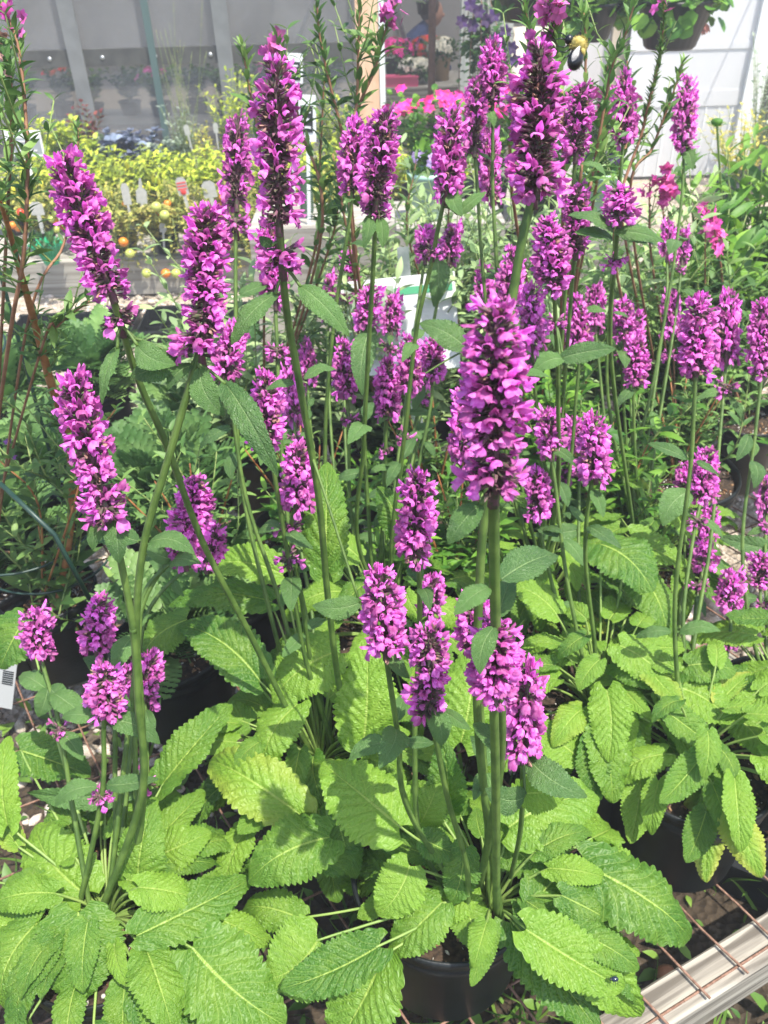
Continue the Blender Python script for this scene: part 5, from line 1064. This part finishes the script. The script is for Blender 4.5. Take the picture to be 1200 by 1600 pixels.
for x in (px_x(620, 50, 7.6),): p = PY(617, 8, 7.4); q = PY(646, 112, 7.4); mb = MB(); tube(mb, [q, p + (p - q) * 1.5], .022, 10); centred('brace', mb, [M_gal], g); mb = MB(); z = PY(621, 50, 8).x; tube(mb, [(z, 8, 0), (z, 8, 2.6)], .03, 10); centred('pole', mb, [M_gal], g)
q = PY(675, 60, 6.3); mb = MB(); tube(mb, [(q.x, 6.3, 0), (q.x, 6.3, 2.6)], .025, 12); centred('pole', mb, [plain('rusty_brown_pole', (.13, .07, .05), (.18, .1, .08), 30, .7)], g)
bx(g, 'weathered_board', px_x(718), px_x(745), 0, 2.6, WY - .05, WY + .05, M_grey); bx(g, 'weathered_board', px_x(746), px_x(798), 0, 2.6, WY - .02, WY + .04, M_grey)
# corrugated cream sheet
def corr(x0, x1, z0, z1, y, m, pitch=.075, amp=.012):
    n = int((x1 - x0) / pitch * 8); xs = np.linspace(x0, x1, n); V = []
    for x in xs: yy = y + amp * math.sin(x / pitch * 6.2832); V += [(x, yy, z0), (x, yy, z1), (x, yy + .004, z0), (x, yy + .004, z1)]
    Fc = []; 
    for i in range(n - 1): k_ = 4 * i; Fc += [(k_, k_ + 4, k_ + 5, k_ + 1), (k_ + 2, k_ + 3, k_ + 7, k_ + 6), (k_ + 1, k_ + 5, k_ + 7, k_ + 3), (k_, k_ + 2, k_ + 6, k_ + 4)]
    mb = MB(); mb.add(V, Fc); return mb
centred('corrugated_sheet', corr(px_x(799), px_x(872), 0, PY(810, 42, WY).z, WY, M_cream), [M_cream], g); bx(g, 'cream_panel', px_x(873), px_x(948), 0, 2.6, WY - .01, WY + .03, plain('pale_panel', (.52, .50, .48), (.58, .56, .55), 3, .6)); bx(g, 'corner_post', px_x(949), px_x(972), 0, 2.6, WY - .05, WY + .04, plain('tan_post', (.44, .37, .27), (.52, .45, .34), 6, .7))
bx(g, 'dark_gap', px_x(799), px_x(872), PY(810, 42, WY).z + .003, 2.6, WY + .3, WY + .32, M_cream)
# white twin-wall door
dx0, dx1 = px_x(973), px_x(1198, 60)
w_ = empty('polycarbonate_door', ((dx0 + dx1) / 2, WY - .1, 0), 'large bright white translucent panel at the right behind the hanging basket', 'door')
bx(w_, 'sheet', dx0, dx1 - .12, .02, 2.5, WY - .1, WY - .09, M_wpoly); zz = PY(1100, 68, WY - .1).z
bx(w_, 'crossbar', dx0, dx1 - .12, zz - .03, zz + .01, WY - .106, WY - .101, M_wpoly); zz2 = PY(1080, 152, WY - .1).z; bx(w_, 'crossbar', dx0, dx1 - .12, zz2 - .05, zz2 + .04, WY - .106, WY - .101, M_wpoly); bx(w_, 'frame', dx1 - .12, dx1, .02, 2.5, WY - .13, WY - .06, M_white)
for k in range(9): x = dx0 + (dx1 - .12 - dx0) * (k + .5) / 9; bx(w_, 'sheet_rib', x - .004, x + .004, .02, zz2 - .06, WY - .104, WY - .1005, M_white)
bx(g, 'dark_side', dx1 + .01, 3.2, 0, 2.6, WY + .05, WY + .08, M_rail)
# indoor shelf with flowers
sh = empty('flower_shelf', (px_x(660, 135, 6.9), 6.9, 0), 'wooden shelf inside the doorway carrying potted flowers', 'shelf'); zt = PY(660, 134, 6.75).z; sx0, sx1 = px_x(560, 135, 6.9), px_x(735, 135, 6.9)
bx(sh, 'top', sx0, sx1, zt - .03, zt, 6.7, 7.5, M_wood2); bx(sh, 'edge_board', sx0, sx1, zt - .09, zt - .002, 6.66, 6.697, M_wood)
for x in (sx0 + .05, sx1 - .05): bx(sh, 'leg', x - .03, x + .03, 0, zt - .031, 6.72, 6.78, M_wood2)
for j, (px, Y, m, lab, n, R, pm) in enumerate([(618, 7.15, F_pink, 'pink potted flowers on the indoor shelf, left', 46, .15, M_pot), (640, 7.25, F_mag, 'magenta potted flowers on the indoor shelf beside the pink ones', 36, .12, M_pot), (668, 7.2, F_red, 'scarlet potted flowers behind the brown pole', 50, .16, M_pot), (690, 7.0, F_white, 'cream flowers in a tan pot right of the brown pole', 40, .12, plain('tan_pot', (.40, .27, .15), rough=.6)), (640, 6.85, F_white, 'white flowers in the pink container, left clump', 30, .09, None), (656, 6.86, F_white, 'white flowers in the pink container, right clump', 30, .09, None)]):
    x = px_x(px, 100, Y); hh = .16 if pm else .06; hh = .13 if j < 3 else hh; e = empty('potted_flowers', (x, Y, zt), lab, 'potted flowers'); rng = np.random.default_rng(500 + j); 
    if pm: simple_pot(e, x, Y, zt + .001, R * .6, hh, pm)
    mb = MB(); cloud(mb, (x, Y, zt + hh + .03), (R, R, R * .6), 160, .05, rng, OVA, 0, .3, .2); centred('foliage', mb, [G_dark], e); mb = MB(); cluster(mb, (x, Y, zt + hh + .05), R * .95, n, .032, rng, 0, .7); centred('blossoms', mb, [m], e)
mb = MB(); x0, x1 = px_x(598, 125, 6.76), px_x(653, 125, 6.76); box(mb, ((x0 + x1) / 2, 6.78, zt + .035), (x1 - x0, .12, .07)); box(mb, ((x0 + x1) / 2, 6.712, zt + .066), (x1 - x0 + .01, .012, .01)); tag(centred('flower_trough', mb, [plain('pink_plastic', (.72, .10, .22), rough=.4)], None, False), 'pink plastic trough at the front of the indoor shelf', 'planter')
# interior plants seen through the glazing
for j in range(12):
    rng = np.random.default_rng(600 + j); x = -3.3 + j * .27; Y = 7.1 + .1 * (j % 2); m, fm = [(G_mid, F_red), (G_dark, F_rose), (G_mid, F_rose), (G_dark, F_red)][j % 4]
    e = bedding('indoor_plant', f'blurred green plant behind the glazing, {ORD[j]} from the left', 'potted plant', x, Y, .20, .16, .22, 300, .07, m, 620 + j, T=OVA, potr=.09, poth=.1, flower=(fm, 5, .04) if j % 3 == 0 else None, group='plants behind the dirty glazing')
ib = empty('indoor_bench', (-2, 7.15, 0), 'long plant bench inside the greenhouse behind the glazing', 'bench'); bx(ib, 'top', -3.6, .0, .16, .195, 6.8, 7.5, M_rib)
for x in (-3.5, -1.8, -.1): bx(ib, 'leg', x - .03, x + .03, 0, .159, 6.85, 6.91, M_wood2)
# person crouching inside, mostly hidden by the pole and the flowers
def person():
    Y = 8.6; c = PY(672, 76, Y); hip = Vector((c.x - .25, Y, .27)); W = lambda x, y, z: hip + Vector((-x, y, z))
    bm_v = [hip, W(-.06, 0, .16), W(-.16, 0, .30), W(-.20, 0, .37), W(-.24, 0, .40), W(-.30, -.11, .10), W(-.16, -.13, -.24), W(-.28, -.13, -.28), W(-.28, .11, .10), W(-.14, .13, -.24), W(-.26, .13, -.28),
            W(-.15, -.17, .26), W(-.28, -.21, .06), W(-.44, -.12, .04), W(-.15, .17, .26), W(-.28, .21, .06), W(-.44, .12, .04)]
    ed = [(0, 1), (1, 2), (2, 3), (3, 4), (0, 5), (5, 6), (6, 7), (0, 8), (8, 9), (9, 10), (2, 11), (11, 12), (12, 13), (2, 14), (14, 15), (15, 16)]; rad = [.14, .14, .15, .06, .05, .08, .05, .04, .08, .05, .04, .065, .05, .032, .065, .05, .032]
    e = empty('person', (hip.x, Y, .0), 'person in a dark blue shirt crouching behind the flowers inside the greenhouse', 'person')
    me = bpy.data.meshes.new('body'); me.from_pydata([tuple(v - hip) for v in bm_v], ed, []); o = link('body', me, e, Matrix.Translation(hip)); md = o.modifiers.new('skin', 'SKIN')
    if not me.skin_vertices: 
        import bmesh
        bm = bmesh.new(); bm.from_mesh(me); bm.verts.layers.skin.verify(); bm.to_mesh(me); bm.free()
    for i, v in enumerate(me.skin_vertices[0].data): v.radius = (rad[i], rad[i]); v.use_root = (i == 0)
    o.modifiers.new('sub', 'SUBSURF').levels = 1; me.materials.append(plain('dark_blue_cloth', (.02, .035, .10), (.03, .05, .14), 20, .9))
    mb = MB(); ellipsoid(mb, W(-.27, 0, .47), (.095, .08, .115), None, 0); ellipsoid(mb, W(-.362, 0, .455), (.02, .014, .02), None, 0)
    for sg in (-1, 1): ellipsoid(mb, W(-.27, sg * .08, .46), (.018, .01, .028), None, 0, 10); ellipsoid(mb, W(-.345, sg * .032, .485), (.01, .012, .008), None, 0, 8)
    centred('head', mb, [plain('skin', (.42, .22, .15), rough=.6)], e)
    mb = MB(); ellipsoid(mb, W(-.25, 0, .495), (.10, .09, .105), None, 0); centred('hair', mb, [plain('brown_hair', (.05, .03, .02), rough=.8)], e)
person()

# ------------------------------------------------------------------ hanging baskets
def basket(px, py_bot, w, Y, lab, seed, fm, leafm=G_mid, lobes=170, leafL=.055, hang=True, trail=None):
    s = Y / math.cos(math.radians(30)) / F * .92; bot = PY(px, py_bot, Y); r = w / 2 * s * 1.1; h = r * 1.15; e = empty('hanging_basket', (bot.x, Y, bot.z), lab, 'hanging basket'); mb = MB()
    lathe(mb, [(.001, 0), (r * .62, 0), (r * .70, .01), (r * .98, h * .9), (r * 1.05, h * .91), (r * 1.05, h), (r * .97, h), (r * .6, .02)], (0, 0, 0), 96, flute=.006); link('bowl', mb.mesh('bowl', [M_pot]), e, Matrix.Translation(bot)); rng = np.random.default_rng(seed); mb = MB(); c = np.array([bot.x, Y, bot.z + h])
    cloud(mb, c + [0, 0, .03], (r * 1.45, r * 1.3, r * .75), lobes, leafL, rng, RND, 0, .2, .5); cloud(mb, c + [0, 0, -.02], (r * 1.4, r * 1.3, r * .45), lobes // 2, leafL, rng, RND, 0, -.2, .8); centred('foliage', mb, [leafm], e)
    mb = MB(); 
    for k in range(5): a = rng.uniform(0, 6.28); cluster(mb, c + np.array([math.cos(a) * r * 1.3, math.sin(a) * r, rng.uniform(0, .12)]), .02, 8, .012, rng, 0)
    if trail: q = PY(trail[0], trail[1], Y); cluster(mb, np.array(q), .022, 14, .012, rng, 0, 1.4); tube(mb, [c + [r, 0, 0], np.array(q) + [0, 0, .05], q], .0015, 5, 1)
    centred('blossoms', mb, [fm, B_green], e)
    for k in range(3): a = k * 2.094; mb = MB(); tube(mb, [c + np.array([r * math.cos(a), r * math.sin(a), 0]), c + np.array([0, 0, r * 2.6])], .0015, 5); centred('wire', mb, [M_gal], e)
    mb = MB(); tube(mb, [c + np.array([0, 0, r * 2.6]), (c[0], c[1], 2.2)], .002, 6); centred('hook', mb, [M_gal], e); return c
cs = [basket(1045, 76, 84, 3.5, 'black hanging basket of geranium leaves in front of the white panel', 1, F_sal, trail=(1098, 52)), basket(918, 64, 66, 3.5, 'black hanging basket right above the bee', 2, F_rose), basket(815, 34, 62, 3.8, 'black hanging basket between the purple clematis and the bee', 3, F_rose, G_dark)]
mb = MB(); tube(mb, [(-.2, 3.5, 2.2), (2.6, 3.5, 2.2)], .006, 8); 
for x in (-.2, 2.6): tube(mb, [(x, 3.5, 2.2), (x, WY - .02 if x < 1 else WY + .06, 2.3)], .005, 8)
tube(mb, [(-.2, 3.8, 2.2), (2.6, 3.8, 2.2)], .006, 8)
tag(centred('basket_rail', mb, [M_gal], None), 'steel rail from the greenhouse that the baskets hang from', 'rail')
def small_hang():
    p = PY(664, 22, 7.2); e = empty('hanging_plant', (p.x, 7.2, p.z), 'small round hanging plant inside the doorway', 'hanging basket'); simple_pot(e, p.x, 7.2, p.z, .07, .08); rng = np.random.default_rng(4); mb = MB(); cloud(mb, (p.x, 7.2, p.z + .12), (.11, .1, .06), 120, .04, rng); centred('foliage', mb, [G_pale], e); mb = MB(); tube(mb, [(p.x, 7.2, p.z + .08), (p.x, 7.2, 2.6)], .003, 6); centred('hook', mb, [M_gal], e)
small_hang()
def clematis():
    rng = np.random.default_rng(21); b = PY(760, 60, 4.6); e = empty('clematis', (b.x, 4.6, 0), 'climbing clematis with dark purple flowers in front of the weathered boards', 'climber'); lf = MB(); st = MB(); fb = MB(); simple_pot(e, b.x, 4.6, 0, .14, .25)
    for k in range(16):
        t = PY(rng.uniform(728, 800), rng.uniform(-40, 120), 4.6 + rng.uniform(-.05, .05)); s = np.array([b.x + rng.normal(0, .03), 4.6, .22]); P = catmull([s, (s + np.array(t)) / 2 + rng.normal(0, .05, 3), np.array(t)], 8); tube(st, P, [.004, .002], 5); leaves_on(lf, P, 14, .06, rng, OVA, 0, 1, -.1, True, .55, 1)
    cloud(lf, np.array(PY(762, 70, 4.6)), (.12, .07, .18), 150, .06, rng, OVA, 0, -.3, .1)
    for (x, y) in ((735, 8), (760, 32), (738, 40), (772, 24), (790, 50), (775, 62), (800, 75), (805, 95), (748, 18), (722, 34)): q = PY(x, y, 4.48); flower_disc(fb, np.array(q), .034, rng, 0, 6, (0, -1, .35), .05)
    centred('stems', st, [B_brown], e); centred('foliage', lf, [G_dark], e); centred('blossoms', fb, [F_viol], e); mb = MB(); tube(mb, [(b.x, 4.66, 0), (b.x, 4.66, 2.1)], .012, 8); centred('stake', mb, [M_wood2], e)
clematis()
# hazy yellow shrub right of the white door, and a shrub further off
bedding('shrub', 'pale yellow-green shrub at the foot of the white panel, right edge', 'shrub', px_x(1165, 215, 4.9), 4.9, .0, .26, .38, 520, .05, G_yel, 700, potr=.12, poth=.12)
bedding('shrub', 'airy grey shrub in the dark gap at the upper right edge', 'shrub', px_x(1212, 120, 5.2), 5.2, .0, .2, .75, 400, .05, G_silver, 701, potr=.12, poth=.12)

# ------------------------------------------------------------------ loose items near the bench
def bucket():
    p = PY(405, 590, 1.75); mb = MB(); lathe(mb, [(.001, 0), (.05, 0), (.062, .15), (.067, .152), (.067, .162), (.06, .162), (.05, .01)], (0, 0, 0), 40); e = empty('white_pot', (p.x, 1.75, BZ + .004), 'white plastic pot half hidden behind the left middle stems', 'pot')
    link('pot_body', mb.mesh('pot', [M_white]), e, Matrix.Translation((p.x, 1.75, BZ + .004))); mb = MB(); rng = np.random.default_rng(1); cloud(mb, (p.x, 1.75, .44), (.08, .08, .07), 150, .05, rng, LAN); centred('foliage', mb, [G_mid], e)
bucket()
def black_trays():
    for j, (px, py, w, d, h, lab, z) in enumerate([(1190, 1330, .34, .22, .10, 'black plastic tray on the ground below the mesh at the right', 0), (120, 530, .5, .26, .06, 'black plastic tray in the shade beside the gravel path', 0), (330, 520, .55, .26, .07, 'second black tray in the shade beside the gravel path', 0)]):
        p = PZ(px, py, z); mb = MB(); box(mb, (0, 0, .004), (w, d, .008)); 
        for s in (-1, 1): box(mb, (s * w / 2, 0, h / 2), (.006, d, h)); box(mb, (0, s * d / 2, h / 2 + .0005), (w, .006, h)); box(mb, (0, s * (d / 2 + .008), h), (w + .02, .02, .005))
        for k in range(-2, 3): box(mb, (k * w / 5.5, 0, h * .3), (.004, d * .98, h * .6)); 
        for k in (-1, 0, 1): box(mb, (0, k * d / 4, h * .28), (w * .98, .004, h * .56))
        tag(link('plastic_tray', mb.mesh('tray', [M_pot], False), None, Matrix.Translation(p) @ Matrix.Rotation(math.radians(-30 if j == 0 else 3), 4, 'Z')), lab, 'tray')
black_trays()
def pot_label():
    p = PZ(2, 1070, .33); e = empty('pot_label', (p.x, p.y, .30), 'white pot label with black bars at the left edge', 'label'); M = Matrix.Translation(p) @ Matrix.Rotation(-.35, 4, 'X') @ Matrix.Rotation(.25, 4, 'Y'); mb = MB(); box(mb, (0, 0, 0), (.045, .0016, .085)); link('card', mb.mesh('card', [plain('dull_white_card', (.36, .37, .36))], False), e, M)
    for k in range(7): mb = MB(); box(mb, (.010, -.0012, .028 - k * .004), (.018, .0008, .0018 + .0008 * (k % 2))); link('bar', mb.mesh('bar', [M_blackp], False), e, M)
pot_label()
def bits():
    rng = np.random.default_rng(2)
    for j, (px, py, lab) in enumerate([(1100, 1385, 'curled dry leaf on the mesh right of the front pot, by the black tray'), (345, 1080, 'small dry leaf caught on the wire left of the middle')]):
        p = PZ(px, py, BZ + .006); mb = MB(); V, Fc = tleaf(.5, 6, 3, .6, .5); mb.add(V * .03, Fc.tolist()); tag(link('dry_leaf', mb.mesh('dry', [M_bark]), None, Matrix.Translation(p) @ Matrix.Rotation(j * 2.1, 4, 'Z')), lab, 'dead leaf')
    p = PZ(1042, 1522, .02); V, Fc = ico(5, 2); mb = MB(); mb.add(V * np.array([.018, .014, .011]), Fc.tolist()); tag(link('stone', mb.mesh('stone', [plain('russet_stone', (.34, .14, .07), (.45, .24, .14), 40, .7)]), None, Matrix.Translation(p)), 'russet brown stone in the grass under the mesh', 'stone')
bits()

# ------------------------------------------------------------------ added volume imitating veiling lens glare over the far side
def glare():
    mb = MB(); box(mb, (0, 10, .35), (30, 30, 4.9)); m = bpy.data.materials.new('glare_volume'); m.use_nodes = True; nt = m.node_tree; nt.nodes.clear()
    out = nt.nodes.new('ShaderNodeOutputMaterial'); v = nt.nodes.new('ShaderNodeVolumePrincipled'); v.inputs['Color'].default_value = (.92, .94, .95, 1); v.inputs['Density'].default_value = .019; v.inputs['Anisotropy'].default_value = .2
    nt.links.new(v.outputs[0], out.inputs['Volume']); o = link('glare', mb.mesh('glare', [m], False)); o['kind'] = 'stuff'; o['label'] = 'added thin pale volume imitating lens glare over the greenhouse behind the plants'; o['category'] = 'glare'
glare()
